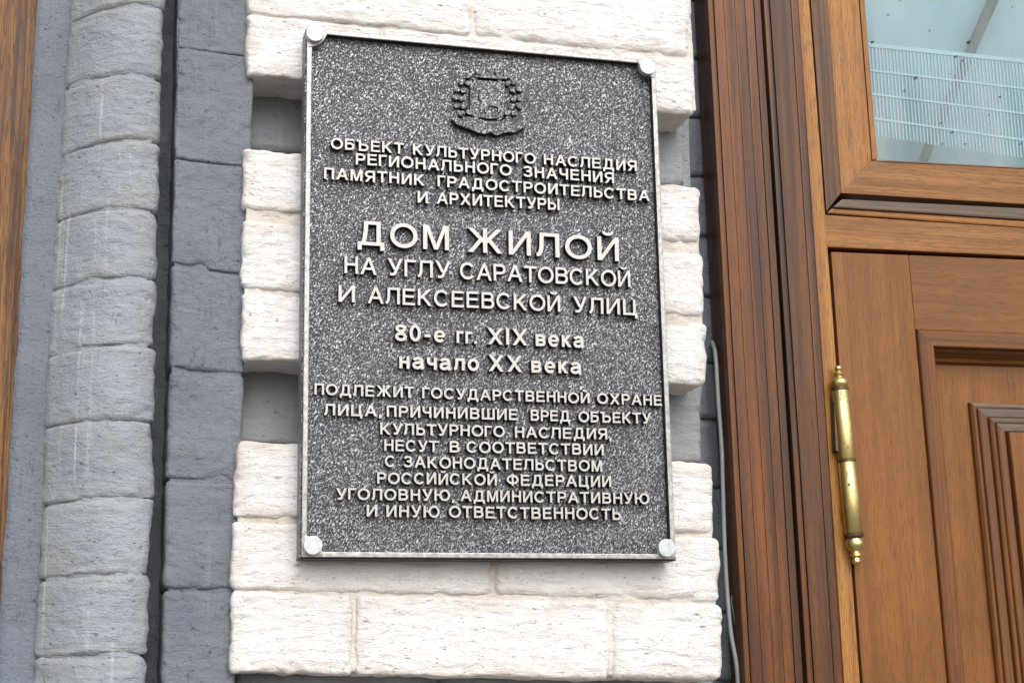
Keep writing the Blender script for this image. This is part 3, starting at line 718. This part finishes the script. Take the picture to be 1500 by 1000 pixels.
# raised centre with stepped and rounded borders
r0 = at(1417, 590, YD + .029).x - corner[0]
rz = corner[1] - at(1417, 590, YD + .029).z
def ring2(o): 
    c = ring_pts(0, 0)
    return [(c[0][0] + r0 + o, c[0][1] - rz - o), (c[1][0] - r0 - o, c[1][1] - rz - o), (c[2][0] - r0 - o, c[2][1] + rz + o), (c[3][0] + r0 + o, c[3][1] + rz + o)]
rp = [(0, .029), (0.0004, .024), (.003, .0215), (.0062, .0215), (.0085, .0228), (.0088, .0200), (.0105, .0190), (.0185, .0178), (.0205, .0195), (.0210, .0150), (.0225, .0138), (.0260, .0138), (.0275, .0150), (.0285, .0120), (.0300, .0112), (.0375, .0100), (.0390, .0120), (.0400, .0050), (.0410, .0040)]
for side in range(4):
    V = []; Fc = []
    for (o, dy) in rp:
        c = ring2(o); a, b = c[side], c[(side + 1) % 4]
        V.append((a[0], YD + dy, a[1])); V.append((b[0], YD + dy, b[1]))
    for i in range(len(rp) - 1): Fc.append((2 * i, 2 * i + 1, 2 * i + 3, 2 * i + 2))
    me = bpy.data.meshes.new('raised_border'); me.from_pydata(V, [], Fc)
    o_ = link('raised_border', me, SHEENOAK if side == 0 else MOULD if side % 2 else MOULD_H, door)  # top side paler: reflected sky put into the colour
    if side == 0: o_['label'] = 'top edge of the raised panel with pale sky reflection in its colour'
prism('raised_panel', ring2(.0410), YD + .004, YD + .035, DOOR_V, door, 0)

# brass hinge
hg = bpy.data.objects.new('hinge', None); C.objects.link(hg); hg.parent = door
YH = YD - .013
def lathe(name, prof, p0, p1, mat, parent, seg=28):
    """prof [(t along p0->p1, radius m)]"""
    d = (p1 - p0); L = d.length; d = d.normalized(); a = d.cross(Vector((0, 1, 0))).normalized(); b = d.cross(a)
    bm = bmesh.new(); R = []
    for t, r_ in prof:
        r_ *= .93
        c = p0 + d * (t * L)
        R.append([bm.verts.new(c + (a * math.cos(2 * PI * k / seg) + b * math.sin(2 * PI * k / seg)) * r_) for k in range(seg)])
    for i in range(len(R) - 1):
        for k in range(seg): bm.faces.new((R[i][k], R[i][(k + 1) % seg], R[i + 1][(k + 1) % seg], R[i + 1][k]))
    bm.faces.new(R[0]); bm.faces.new(R[-1][::-1]); bmesh.ops.recalc_face_normals(bm, faces=bm.faces)
    o = from_bm(name, bm, mat, parent, True)
    m_ = o.modifiers.new('edge', 'EDGE_SPLIT'); m_.split_angle = math.radians(50)
    return o
mpp = (at(1260, 650, YH).x - at(1240, 650, YH).x) / 20.0      # metres per photo pixel there
h_a, h_b = at(1227.5, 535, YH), at(1255, 828, YH)
def hp(py): return (py - 535) / 293.0
lathe('finial', [(hp(535.2), .5 * mpp), (hp(535.8), 3.3 * mpp), (hp(538), 5.2 * mpp), (hp(541), 5.3 * mpp), (hp(543.5), 3.2 * mpp), (hp(545), 4.5 * mpp), (hp(547), 6.8 * mpp), (hp(549), 6.6 * mpp), (hp(551.5), 5.0 * mpp), (hp(553), 6.5 * mpp), (hp(556), 10 * mpp), (hp(560), 12.3 * mpp), (hp(564), 11.9 * mpp), (hp(567.5), 9.8 * mpp), (hp(569), 9.0 * mpp)], h_a, h_b, BRASS, hg)
lathe('ring', [(hp(568.5), 10.5 * mpp), (hp(569.2), 12.3 * mpp), (hp(572), 12.4 * mpp), (hp(573), 11 * mpp)], h_a, h_b, BRONZE, hg)
lathe('upper_barrel', [(hp(572.5), 11 * mpp), (hp(573.5), 12.1 * mpp), (hp(673), 12.3 * mpp), (hp(674.5), 11.5 * mpp)], h_a, h_b, BRASS, hg)
lathe('ring', [(hp(674), 11.5 * mpp), (hp(674.8), 13 * mpp), (hp(678), 13 * mpp), (hp(679), 11.5 * mpp)], h_a, h_b, BRONZE, hg)
lathe('lower_barrel', [(hp(678.5), 11.5 * mpp), (hp(679.5), 12.6 * mpp), (hp(781), 12.6 * mpp), (hp(782), 11.5 * mpp)], h_a, h_b, BRASS, hg)
lathe('ring', [(hp(781.5), 12 * mpp), (hp(782.5), 13.6 * mpp), (hp(786.5), 13.6 * mpp), (hp(788), 12 * mpp)], h_a, h_b, BRONZE, hg)
lathe('finial', [(hp(787.5), 9 * mpp), (hp(790), 10.5 * mpp), (hp(795), 12.3 * mpp), (hp(800), 12 * mpp), (hp(805), 9.5 * mpp), (hp(808.5), 6.2 * mpp), (hp(810), 6.4 * mpp), (hp(811), 7.9 * mpp), (hp(814), 7.9 * mpp), (hp(815.5), 5.2 * mpp), (hp(817.5), 4.8 * mpp), (hp(820), 6.3 * mpp), (hp(824), 6 * mpp), (hp(827), 3.6 * mpp), (hp(828), .5 * mpp)], h_a, h_b, BRASS, hg)
c_ = at(1244.4, 709, YH - 11.8 * mpp); disc0 = [(c_.x + .0011 * math.cos(k), c_.z + .0013 * math.sin(k)) for k in (0, 1, 2, 3, 4, 5)]
prism('pin_hole', disc0, c_.y - .0002, c_.y + .002, BRONZE, hg, 0)
a_, b_ = at(1216, 580, YJ - .001), at(1219, 662, YJ - .001)
prism('leaf', [(a_.x, a_.z), (a_.x + .012, a_.z), (b_.x + .012, b_.z), (b_.x, b_.z)], YH - .001, YJ + .004, BRONZE, hg, 0.0006)

# ------------------------------------------------------------------ the plaque
YF, YBK = -0.031, -0.004
c0, c1, c2, c3 = at(450, 40, YF), at(960, 89.5, YF), at(990.5, 818.6, YF), at(441.5, 815.5, YF)
PX0, PX1 = (c0.x + c3.x) / 2, (c1.x + c2.x) / 2; PZ1, PZ0 = (c0.z + c1.z) / 2, (c2.z + c3.z) / 2
plq = thing('plaque', 'large black and silver cast metal plaque with raised inscription on the white pier', 'plaque', ((PX0 + PX1) / 2, YBK, PZ0))
inv = Matrix.Translation(-Vector(plq.location))
def onp(o): o.parent = plq; o.matrix_parent_inverse = inv; return o
LIP = 0.0085; FW = 0.0054; YPL = YF + LIP
onp(prism('backplate', [(PX0 + .0008, PZ0 + .0008), (PX1 - .0008, PZ0 + .0008), (PX1 - .0008, PZ1 - .0008), (PX0 + .0008, PZ1 - .0008)], YPL, YBK, PLATE, None, 0.0008))
for nm, q in (('frame_bar', [(PX0, PZ0), (PX0 + FW, PZ0 + FW), (PX0 + FW, PZ1 - FW), (PX0, PZ1)]), ('frame_bar', [(PX1, PZ0), (PX1 - FW, PZ0 + FW), (PX1 - FW, PZ1 - FW), (PX1, PZ1)]),
              ('frame_bar', [(PX0, PZ1), (PX0 + FW, PZ1 - FW), (PX1 - FW, PZ1 - FW), (PX1, PZ1)]), ('frame_bar', [(PX0, PZ0), (PX0 + FW, PZ0 + FW), (PX1 - FW, PZ0 + FW), (PX1, PZ0)])):
    o_ = onp(prism(nm, q, YF, YPL + .004, FRAME, None, 0.0009))
    o_.data.materials.append(BLACKSIDE); cxm, czm = (PX0 + PX1) / 2, (PZ0 + PZ1) / 2
    for p_ in o_.data.polygons:
        c_ = p_.center; inward = p_.normal.x * (cxm - c_.x) + p_.normal.z * (czm - c_.z)
        if abs(p_.normal.y) < .3 : p_.material_index = 1  # black bar sides: paint plus the shade under the lip
# black textured flank strips
for q in ([(PX0 - .0012, PZ0 - .0012), (PX1 + .0012, PZ0 - .0012), (PX1 + .0012, PZ0 + .0006), (PX0 - .0012, PZ0 + .0006)], [(PX0 - .0012, PZ0 + .0007), (PX0 + .0006, PZ0 + .0007), (PX0 + .0006, PZ1), (PX0 - .0012, PZ1)]):
    onp(prism('flank', q, YF + .004, YBK, PLATE if q[0][0] < q[1][0] - .1 and False else (BLACKSIDE if abs(q[1][0] - q[0][0]) > .1 else PLATE), None, 0.0005))
def disc(name, cx, cz, r_, y0, y1, mat, seg=40, bev=.0007, parent=None):
    pts_ = [(cx + r_ * math.cos(2 * PI * k / seg), cz + r_ * math.sin(2 * PI * k / seg)) for k in range(seg)]
    return prism(name, pts_, y0, y1, mat, parent, bev)
YCAP = YF - .0065
k_pp = (PX1 - PX0) / 515.0
for (px, py, r_, sx, sz) in ((461.8, 48.3, 12.9, 1, -1), (949.2, 97.3, 11.6, -1, -1), (458.8, 797.9, 14, 1, 1), (977.2, 801.8, 12.9, -1, 1)):
    c = at(px, py, YCAP); rm = 13.1 * k_pp
    cp = onp(disc('screw_cap', c.x, c.z, rm * .93, YCAP, YF + .001, CAP))
    # boss: quarter lobe of the frame under the cap
    bx = PX0 if sx > 0 else PX1; bz = PZ1 if sz < 0 else PZ0
    R_ = 0.0215; lobe = [(bx + sx * .002, bz + sz * .002)] + [(bx + sx * R_ * math.cos(t * PI / 2 / 12) , bz + sz * R_ * math.sin(t * PI / 2 / 12)) for t in range(13)]
    lobe[1] = (bx + sx * R_, bz + sz * .002); lobe[-1] = (bx + sx * .002, bz + sz * R_)
    onp(prism('corner_boss', lobe, YF - .0008, YPL + .004, FRAME, None, 0.0007))

# ---- inscription: stroke-built capitals with a casting draft, each glyph one welded mesh
DR = 0.010           # draft: strokes are this much wider at the plate
def rib(pts, w_, closed=False):
    """ribbon of width w_ along a centre line -> (verts, faces)"""
    n = len(pts); L = {}
    for tag_, hw, z in (('f', w_ / 2, 1.0), ('b', w_ / 2 + DR, 0.0)):
        ls, rs = [], []
        for i in range(n):
            p = Vector(pts[i])
            if closed: a, b = Vector(pts[i - 1]), Vector(pts[(i + 1) % n])
            else: a, b = Vector(pts[max(i - 1, 0)]), Vector(pts[min(i + 1, n - 1)])
            d1 = (p - a).normalized() if (p - a).length > 1e-9 else (b - p).normalized()
            d2 = (b - p).normalized() if (b - p).length > 1e-9 else d1
            n1 = Vector((-d1.y, d1.x)); n2 = Vector((-d2.y, d2.x)); m = (n1 + n2).normalized()
            k = hw / max(0.5, m.dot(n1))
            e = 0.0
            if not closed and z == 0.0: e = -DR if i == 0 else DR if i == n - 1 else 0.0
            q = p + d1 * e if i else p + d2 * e
            ls.append((q.x + m.x * k, q.y + m.y * k, z)); rs.append((q.x - m.x * k, q.y - m.y * k, z))
        L[tag_] = (ls, rs)
    V = L['f'][0] + L['f'][1] + L['b'][0] + L['b'][1]
    Fc = []; m_ = n if closed else n - 1
    for i in range(m_):
        j = (i + 1) % n
        Fc += [(i, j, n + j, n + i), (2 * n + i, 3 * n + i, 3 * n + j, 2 * n + j), (i, 2 * n + i, 2 * n + j, j), (n + i, n + j, 3 * n + j, 3 * n + i)]
    if not closed: Fc += [(0, n, 3 * n, 2 * n), (n - 1, 3 * n - 1, 4 * n - 1, 2 * n - 1)]
    return V, Fc
def para(x0, y0, x1, y1, hw):
    V = []
    for h_, z, e in ((hw, 1.0, 0), (hw + DR, 0.0, DR)):
        s_ = e / max(.05, abs(y1 - y0)) * (x1 - x0) * (1 if y1 > y0 else 1)
        V += [(x0 - h_ - s_, y0 - e, z), (x0 + h_ - s_, y0 - e, z), (x1 + h_ + s_, y1 + e, z), (x1 - h_ + s_, y1 + e, z)]
    return V, [(0, 1, 2, 3), (7, 6, 5, 4), (0, 4, 5, 1), (1, 5, 6, 2), (2, 6, 7, 3), (3, 7, 4, 0)]
def arcp(cx, cy, rx, ry, a0, a1, n=14):
    return [(cx + rx * math.cos(math.radians(a0 + (a1 - a0) * i / n)), cy + ry * math.sin(math.radians(a0 + (a1 - a0) * i / n))) for i in range(n + 1)]
def glyph_strokes(ch, w):
    t = w / 2; B, T = t, 1 - t; S_ = []
    def v(x, y0=0.0, y1=1.0): S_.append(rib([(x, y0), (x, y1)], w))
    def h(y, x0, x1): S_.append(rib([(x0, y), (x1, y)], w * .92))
    def p(*q): S_.append(rib(list(q), w))
    def el(cx, cy, rx, ry): S_.append(rib(arcp(cx, cy, rx, ry, 0, 360, 28)[:-1], w, True))
    def dg(x0, y0, x1, y1, k=1.0):
        if y0 > y1: x0, y0, x1, y1 = x1, y1, x0, y0
        L = math.hypot(x1 - x0, y1 - y0); S_.append(para(x0, y0, x1, y1, t * k * L / (y1 - y0)))
    def bowl(x0, W, lo, hi, sg=1):
        r_ = (hi - lo) / 2; xe = W - t - r_
        q = [(x0, hi), (xe, hi)] + arcp(xe, (hi + lo) / 2, r_, r_, 90, -90, 10)[1:-1] + [(xe, lo), (x0, lo)]
        if sg < 0: q = [(sg * (a - W), b) for a, b in q]
        p(*q)
    def hwf(dx, dy=1.0): return t * math.hypot(dx, dy) / dy
    x = .735         # x height
    if ch == 'А': W = .95; k = hwf(W / 2 - t); dg(k, 0, W / 2, 1); dg(W - k, 0, W / 2, 1); h(.34, .2, W - .2)
    elif ch == 'Б': W = .76; v(t); h(T, t, W * .94); bowl(t, W, B, .585)
    elif ch == 'В': W = .78; v(t); bowl(t, W - .04, .53, T); bowl(t, W, B, .53)
    elif ch == 'Г': W = .64; v(t); h(T, t, W)
    elif ch == 'Д': W = .95; h(B, 0, W); v(t * .95, -.19, t); v(W - t * .95, -.19, t); p((.19, t), (.25, .3), (.29, .62), (.30, T)); h(T, .30 - t, W - .13); v(W - .13 - t, t, 1)
    elif ch == 'Е': W = .74; v(t); h(T, t, W - .02); h(.525, t, W - .06); h(B, t, W)
    elif ch == 'Ж':
        W = 1.22; c = W / 2; v(c)
        for s_ in (-1, 1):
            dg(c + s_ * .02, .42, c + s_ * (c - .10), 1, .95); dg(c + s_ * .12, .58, c + s_ * (c - .085), 0, .95)
    elif ch == 'З': W = .74; m = .535; p(*arcp(.35, (T + m) / 2, .27, (T - m) / 2, 165, -90, 14)); p(*arcp(.35, (B + m) / 2, W - t - .35, (m - B) / 2, 90, -165, 16)); h(m, .25, .37)
    elif ch in 'ИЙ':
        W = .80; v(t); v(W - t); k = hwf(W - w); dg(k * .95, 0.0, W - k * .95, 1, .9)
        if ch == 'Й': S_.append(rib(arcp(W / 2, 1.235, .17, .125, 180, 360, 8), w * .72))
    elif ch == 'К': W = .84; v(t); dg(t + .05, .40, W - .13, 1); dg(.27, .58, W - .10, 0)
    elif ch == 'Л': W = .84; p((0, t * .95), (.07, t * 1.02), (.135, .17), (.175, .33), (.19, .6), (.195, T)); h(T, .195 - t, W - t); v(W - t)
    elif ch == 'М': W = .94; v(t); v(W - t); dg(t + .06, 1, W / 2, 0, .88); dg(W - t - .06, 1, W / 2, 0, .88)
    elif ch == 'Н': W = .78; v(t); v(W - t); h(.53, t, W - t)
    elif ch == 'О': W = .99; el(W / 2, .5, W / 2 - t, .5 - t + .012)
    elif ch == 'П': W = .78; v(t); v(W - t); h(T, t, W - t)
    elif ch == 'Р': W = .76; v(t); bowl(t, W, .46, T)
    elif ch == 'С': W = .93; p(*arcp(W / 2, .5, W / 2 - t, .5 - t + .01, 38, 322, 26))
    elif ch == 'Т': W = .82; h(T, 0, W); v(W / 2, 0, T)
    elif ch == 'У': W = .84; dg(.10, 1, W * .50, .34); p((W - .085, 1.0), (W * .56, .30), (W * .49, .16), (W * .42, .09), (W * .33, t), (.13, t))
    elif ch == 'Ф': W = 1.02; el(W / 2, .52, W / 2 - t, .33); v(W / 2, -.03, 1.03)
    elif ch in 'ХX': W = .90; k = hwf(W - .2); dg(k, 0, W - k, 1); dg(W - k, 0, k, 1)
    elif ch == 'Ц': W = .86; v(t); v(W - t - .10); h(B, t, W - t * .6); v(W - t * .9, -.19, w * .9)
    elif ch == 'Ч': W = .72; v(W - t); p(*([(t, 1), (t, .66)] + arcp(t + .2, .66, .2, .2, 180, 270, 6)[1:] + [(W - t, .46)]))
    elif ch == 'Ш': W = 1.08; v(t); v(W / 2); v(W - t); h(B, t, W - t)
    elif ch == 'Ъ': W = .98; h(T, 0, .27 + t); v(.27); bowl_x = .27; r_ = (.585 - B) / 2; p(*([(.27, .585), (W - t - r_, .585)] + arcp(W - t - r_, (.585 + B) / 2, r_, r_, 90, -90, 10)[1:-1] + [(W - t - r_, B), (.27, B)]))
    elif ch == 'Ы': W = 1.02; v(t); bowl(t, .72, B, .585); v(W - t)
    elif ch == 'Ь': W = .74; v(t); bowl(t, W, B, .585)
    elif ch == 'Ю': W = 1.30; v(t); h(.53, t, .5); el(.85, .5, .45 - t, .5 - t + .012)
    elif ch == 'Я': W = .80; v(W - t); bowl(t, W, .45, T, -1) if False else p(*[(W - a, b) for a, b in ([(t, T), (W - t - .26, T)] + arcp(W - t - .27, (T + .45) / 2, .27, (T - .45) / 2, 90, -90, 10)[1:-1] + [(W - t - .26, .45), (t, .45)])]); dg(.11, 0, .42, .46)
    elif ch == 'н': W = .60; v(t, 0, x); v(W - t, 0, x); h(x * .53, t, W - t)
    elif ch == 'в': W = .62; v(t, 0, x); p(*([(t, x - t), (W - t - .17, x - t)] + arcp(W - t - .17, x * .5 + .17, .15, x / 2 - t - .17 + .165 - .10, 80, -80, 8) + [(W - t - .17, x * .5), (t, x * .5)])) if False else bowl(t, W - .02, x * .51, x - t); bowl(t, W, B, x * .51)
    elif ch == 'г': W = .46; v(t, 0, x); h(x - t, t, W)
    elif ch == 'к': W = .58; v(t, 0, x); dg(t + .03, x * .40, W - .10, x); dg(.22, x * .56, W - .08, 0)
    elif ch == 'л': W = .64; p((0, t), (.07, t * 1.05), (.13, .16), (.16, .36), (.165, x - t)); h(x - t, .165 - t, W - t); v(W - t, 0, x)
    elif ch == 'ч': W = .58; v(W - t, 0, x); p(*([(t, x), (t, .50)] + arcp(t + .15, .50, .15, .16, 180, 270, 5)[1:] + [(W - t, .34)]))
    elif ch == 'о': W = .68; el(W / 2, x / 2, W / 2 - t, x / 2 - t + .01)
    elif ch == 'е': W = .68; p(*arcp(W / 2, x / 2, W / 2 - t, x / 2 - t + .01, 0, 318, 24)); S_.append(rib([(t, x / 2), (W - t * .4, x / 2)], w * .8))
    elif ch == 'а': W = .66; p(*(arcp(.31, x - t - .16, .235, .16, 165, 0, 12) + [(.545, .2), (.56, .06), (.60, 0.0)])); p(*([(.545, .42), (.40, .40), (.24, .375)] + arcp(.24, .225, .165, .15, 90, 270, 8)[1:] + [(.33, .080), (.44, .125), (.538, .235)]))
    elif ch == '8': W = .68; el(W / 2, .755, .225, .245 - t); el(W / 2, .27, W / 2 - t, .27 - t + .005)
    elif ch == '0': W = .66; el(W / 2, .5, W / 2 - t, .5 - t + .01)
    elif ch == 'I': W = w; v(t)
    elif ch == '-': W = .36; h(.36, 0, W)
    elif ch == '.': W = w; p((t, 0), (t, w))
    elif ch == ',': W = w; p((t * .6, -.15), (t, 0), (t, w))
    return S_, W
_order = {}
def glyph_mesh(ch, w):
    S_, W = glyph_strokes(ch, w)
    obs = []
    for V, Fc in S_:
        me = bpy.data.meshes.new('g'); me.from_pydata([(a, b, c - 0.002 * len(obs) if False else c) for a, b, c in V], [], Fc)
        bm = bmesh.new(); bm.from_mesh(me); bmesh.ops.recalc_face_normals(bm, faces=bm.faces); bm.to_mesh(me); bm.free()
        o = bpy.data.objects.new('g', me); C.objects.link(o); obs.append(o)
    for o in obs[1:]:
        m_ = obs[0].modifiers.new('u', 'BOOLEAN'); m_.operation = 'UNION'; m_.solver = 'EXACT'; m_.object = o
    bpy.context.view_layer.update()
    dg_ = bpy.context.evaluated_depsgraph_get()
    me = bpy.data.meshes.new_from_object(obs[0].evaluated_get(dg_))
    for o in obs:
        d = o.data; bpy.data.objects.remove(o); bpy.data.meshes.remove(d)
    return me, W
cache = {}
GAPS = {'А': .03, 'Т': .04, 'У': .04, 'Г': .05}
def glyph(ch, w):
    key = (ch, w)
    if key not in cache:
        me, W = glyph_mesh(ch, w)
        # stand it up: glyph y -> z, height of relief -> -Y; drop the buried back faces
        bm = bmesh.new(); bm.from_mesh(me)
        for v_ in bm.verts: v_.co = Vector((v_.co.x, -v_.co.z, v_.co.y))
        bmesh.ops.dissolve_limit(bm, angle_limit=.01, verts=bm.verts, edges=bm.edges)
        bmesh.ops.triangulate(bm, faces=[f for f in bm.faces if len(f.verts) > 4])
        bmesh.ops.recalc_face_normals(bm, faces=bm.faces)
        bm.to_mesh(me); bm.free(); me.name = 'letter'
        me.materials.clear(); me.materials.append(SILVER); me.materials.append(BLACKSIDE)
        for p_ in me.polygons: p_.material_index = 0 if p_.normal.y < -.7 else 1  # sides black: paint that also stands in for the letters' shadows
        cache[key] = (me, W)
    return cache[key]
LET = 0.0085; SB = .17      # relief height; standard side gap in cap heights
def line(words, pa, pb, cap, w_, name='inscription_line'):
    e = bpy.data.objects.new(name, None); C.objects.link(e); onp(e); e.empty_display_size = .02
    A_, B_ = at(pa[0], pa[1], YPL - LET), at(pb[0], pb[1], YPL - LET)
    zsl = (B_.z - A_.z) / (B_.x - A_.x)
    sc = cap * (A_ - at(pa[0], pa[1] - 1, YPL - LET)).length
    for (txt, l, r) in words:
        yl = pa[1] + (pb[1] - pa[1]) * (l - pa[0]) / (pb[0] - pa[0]); yr = pa[1] + (pb[1] - pa[1]) * (r - pa[0]) / (pb[0] - pa[0])
        xa, xb = at(l, yl, YPL - LET).x, at(r, yr, YPL - LET).x
        gl = [glyph(c, w_) for c in txt]
        def gap(i):
            a, b = txt[i], txt[i + 1]
            return SB - sum(GAPS.get(c, 0) for c in (a, b)) - (.03 if a in 'ОСРЮЬ' else 0) - (.03 if b in 'ОСЛ' else 0) + (.03 if b == '-' or a == '-' else 0)
        gs = [gap(i) for i in range(len(txt) - 1)]
        nat = (sum(g_[1] for g_ in gl) + sum(gs)) * sc; tgt = xb - xa
        if len(txt) == 1: sx = sc * tgt / nat; track = 0
        else:
            sx = sc * (1 + (tgt / nat - 1) * .72); track = (tgt - nat / sc * sx) / (len(txt) - 1)
        X_ = xa
        for i, (c, g_) in enumerate(zip(txt, gl)):
            nm = 'comma' if c == ',' else 'full_stop' if c == '.' else 'hyphen' if c == '-' else 'digit' if c.isdigit() else 'letter'
            o = bpy.data.objects.new(nm, g_[0]); C.objects.link(o); o.parent = e
            o.location = (X_, YPL + .0004, A_.z + (X_ - A_.x) * zsl + random.uniform(-.0002, .0002))
            o.scale = (sx, LET, sc); o.rotation_euler = (0, random.uniform(-.012, .012), 0)
            X_ += g_[1] * sx + (gs[i] * sx + track if i < len(gs) else 0)
    return e
def w4(*ws, o=(430, 2.5)): return [(t, o[0] + a / o[1], o[0] + b / o[1]) for t, a, b in ws]
O6 = (430, 2.239)
B1, B2 = 0.175, 0.150
LINES = [
 (w4(('ОБЪЕКТ', 137, 405), ('КУЛЬТУРНОГО', 438, 888), ('НАСЛЕДИЯ', 918, 1258)), (485, 217.5), (933, 251), 16.2, B1),
 (w4(('РЕГИОНАЛЬНОГО', 228, 800), ('ЗНАЧЕНИЯ', 843, 1175)), (521, 240.5), (900, 268.5), 16.6, B1),
 (w4(('ПАМЯТНИК', 112, 480), ('ГРАДОСТРОИТЕЛЬСТВА', 528, 1305)), (475, 261.5), (952, 294.5), 16.6, B1),
 (w4(('И', 455, 492), ('АРХИТЕКТУРЫ', 525, 975)), (612, 296.5), (820, 307.5), 17, B1),
 (w4(('ДОМ', 235, 570), ('ЖИЛОЙ', 640, 1193)), (524, 358.5), (907, 382.5), 36, B2),
 (w4(('НА', 187, 305), ('УГЛУ', 345, 575), ('САРАТОВСКОЙ', 610, 1235)), (505, 400), (924, 420.5), 25, B2),
 (w4(('И', 165, 225), ('АЛЕКСЕЕВСКОЙ', 272, 978), ('УЛИЦ', 1025, 1260)), (496, 441.5), (934, 461.5), 24.5, B2),
 (w4(('80-е', 372, 557), ('гг.', 598, 672), ('XIX', 712, 858), ('века', 888, 1065)), (579, 498.5), (856, 509), 24.5, B1),
 (w4(('начало', 388, 680), ('XX', 715, 838), ('века', 872, 1055)), (585, 539.5), (852, 547), 24.5, B1),
 (w4(('ПОДЛЕЖИТ', 77, 442), ('ГОСУДАРСТВЕННОЙ', 472, 1085), ('ОХРАНЕ', 1113, 1350)), (461, 577.5), (970, 594), 16.5, B1),
 (w4(('ЛИЦА,', 113, 322), ('ПРИЧИНИВШИЕ', 342, 822), ('ВРЕД', 870, 1013), ('ОБЪЕКТУ', 1045, 1310)), (475, 607.5), (954, 620.5), 16.8, B1),
 (w4(('КУЛЬТУРНОГО', 318, 775), ('НАСЛЕДИЯ,', 812, 1165)), (557, 635.5), (896, 643.5), 16.8, B1),
 (w4(('НЕСУТ', 298, 475), ('В', 513, 545), ('СООТВЕТСТВИИ', 568, 1018), o=O6), (563, 660), (885, 666.5), 17, B1),
 (w4(('С', 300, 335), ('ЗАКОНОДАТЕЛЬСТВОМ', 362, 1013), o=O6), (564, 683.5), (882, 690.5), 17, B1),
 (w4(('РОССИЙСКОЙ', 275, 667), ('ФЕДЕРАЦИИ', 700, 1043), o=O6), (553, 708), (896, 712.8), 17, B1),
 (w4(('УГОЛОВНУЮ,', 140, 528), ('АДМИНИСТРАТИВНУЮ', 548, 1168), o=O6), (492.5, 731), (952, 737.8), 17, B1),
 (w4(('И', 240, 275), ('ИНУЮ', 305, 480), ('ОТВЕТСТВЕННОСТЬ', 510, 1075), o=O6), (537, 756), (910, 761), 17.5, B1),
]
for L_ in LINES: line(*L_)

# ---- low relief coat of arms
em = bpy.data.objects.new('emblem', None); C.objects.link(em); onp(em); em['label'] = 'low relief coat of arms with shield, wreath and ribbon'
YE = YPL - .0035
def ep(u, v, y=YE):            # u,v in pixels of the 8.33x crop whose origin is (640,90)
    return xz(640 + u / 8.333, 90 + v / 8.333, y)
def relief(name, pts_, h, bev=.0006, mat=None):
    o_ = prism(name, [ep(*p) for p in pts_], YPL - h, YPL + .001, mat or PLATE, em, bev)
    o_.data.materials.append(BLACKSIDE)
    for p_ in o_.data.polygons:
        if p_.normal.y > -.4: p_.material_index = 1  # relief sides black, their shade put into the colour
    return o_
relief('shield', [(400, 245), (470, 232), (830, 252), (822, 640), (800, 690), (745, 705), (640, 712), (560, 695), (470, 685), (420, 668), (395, 630)], .0050, .0014)
relief('ribbon', [(165, 720), (210, 690), (330, 745), (440, 775), (520, 812), (600, 800), (700, 830), (780, 818), (860, 790), (970, 765), (1050, 770), (1075, 815), (1010, 850), (930, 890), (850, 880), (790, 900), (720, 925), (650, 885), (560, 905), (500, 890), (400, 850), (300, 815), (220, 780)], .0082, .0010)
relief('chain', [(310, 700), (420, 690), (470, 700), (630, 740), (780, 735), (860, 690), (980, 740), (930, 800), (840, 815), (760, 850), (640, 830), (540, 850), (430, 800), (320, 760)], .0062, .0010)
# crown: band with five points
relief('crown', [(455, 205), (470, 165), (520, 188), (560, 150), (610, 182), (660, 140), (710, 184), (760, 160), (800, 196), (850, 185), (850, 232)], .0062, .0008, RELIEF)
# goat standing on the shield
relief('goat', [(520, 560), (530, 500), (505, 470), (500, 410), (520, 380), (500, 350), (535, 362), (560, 400), (585, 470), (700, 500), (760, 520), (775, 560), (760, 640), (735, 640), (735, 580), (700, 560), (610, 565), (600, 640), (575, 640), (570, 575), (545, 640), (520, 640)], .0072, .0007, RELIEF)
rng = random.Random(11)
def leaf(u, v, a, b, rot, h):
    pts_ = [(u + a * math.cos(t) * math.cos(rot) - b * math.sin(t) * math.sin(rot) * (1 + .25 * math.cos(3 * t)), v + a * math.cos(t) * math.sin(rot) + b * math.sin(t) * math.cos(rot) * (1 + .25 * math.cos(3 * t))) for t in [2 * PI * k / 12 for k in range(12)]]
    relief('leaf', pts_, h, .0012, RELIEF)
wreath = []
for rx_, ry_, n_, off_ in ((395, 330, 15, 0.0), (318, 268, 12, 0.5)):
    for sgn in (-1, 1):
        for i in range(n_ // 2 + 1):
            a__ = math.radians(-72 + (i + off_) * 125 / (n_ // 2))
            wreath.append((625 + sgn * rx_ * math.cos(a__), 450 + ry_ * math.sin(a__)))
for k, (u, v) in enumerate(wreath):
    leaf(u, v, rng.uniform(40, 52), rng.uniform(25, 32), rng.uniform(-.9, .9), rng.uniform(.0040, .0066))
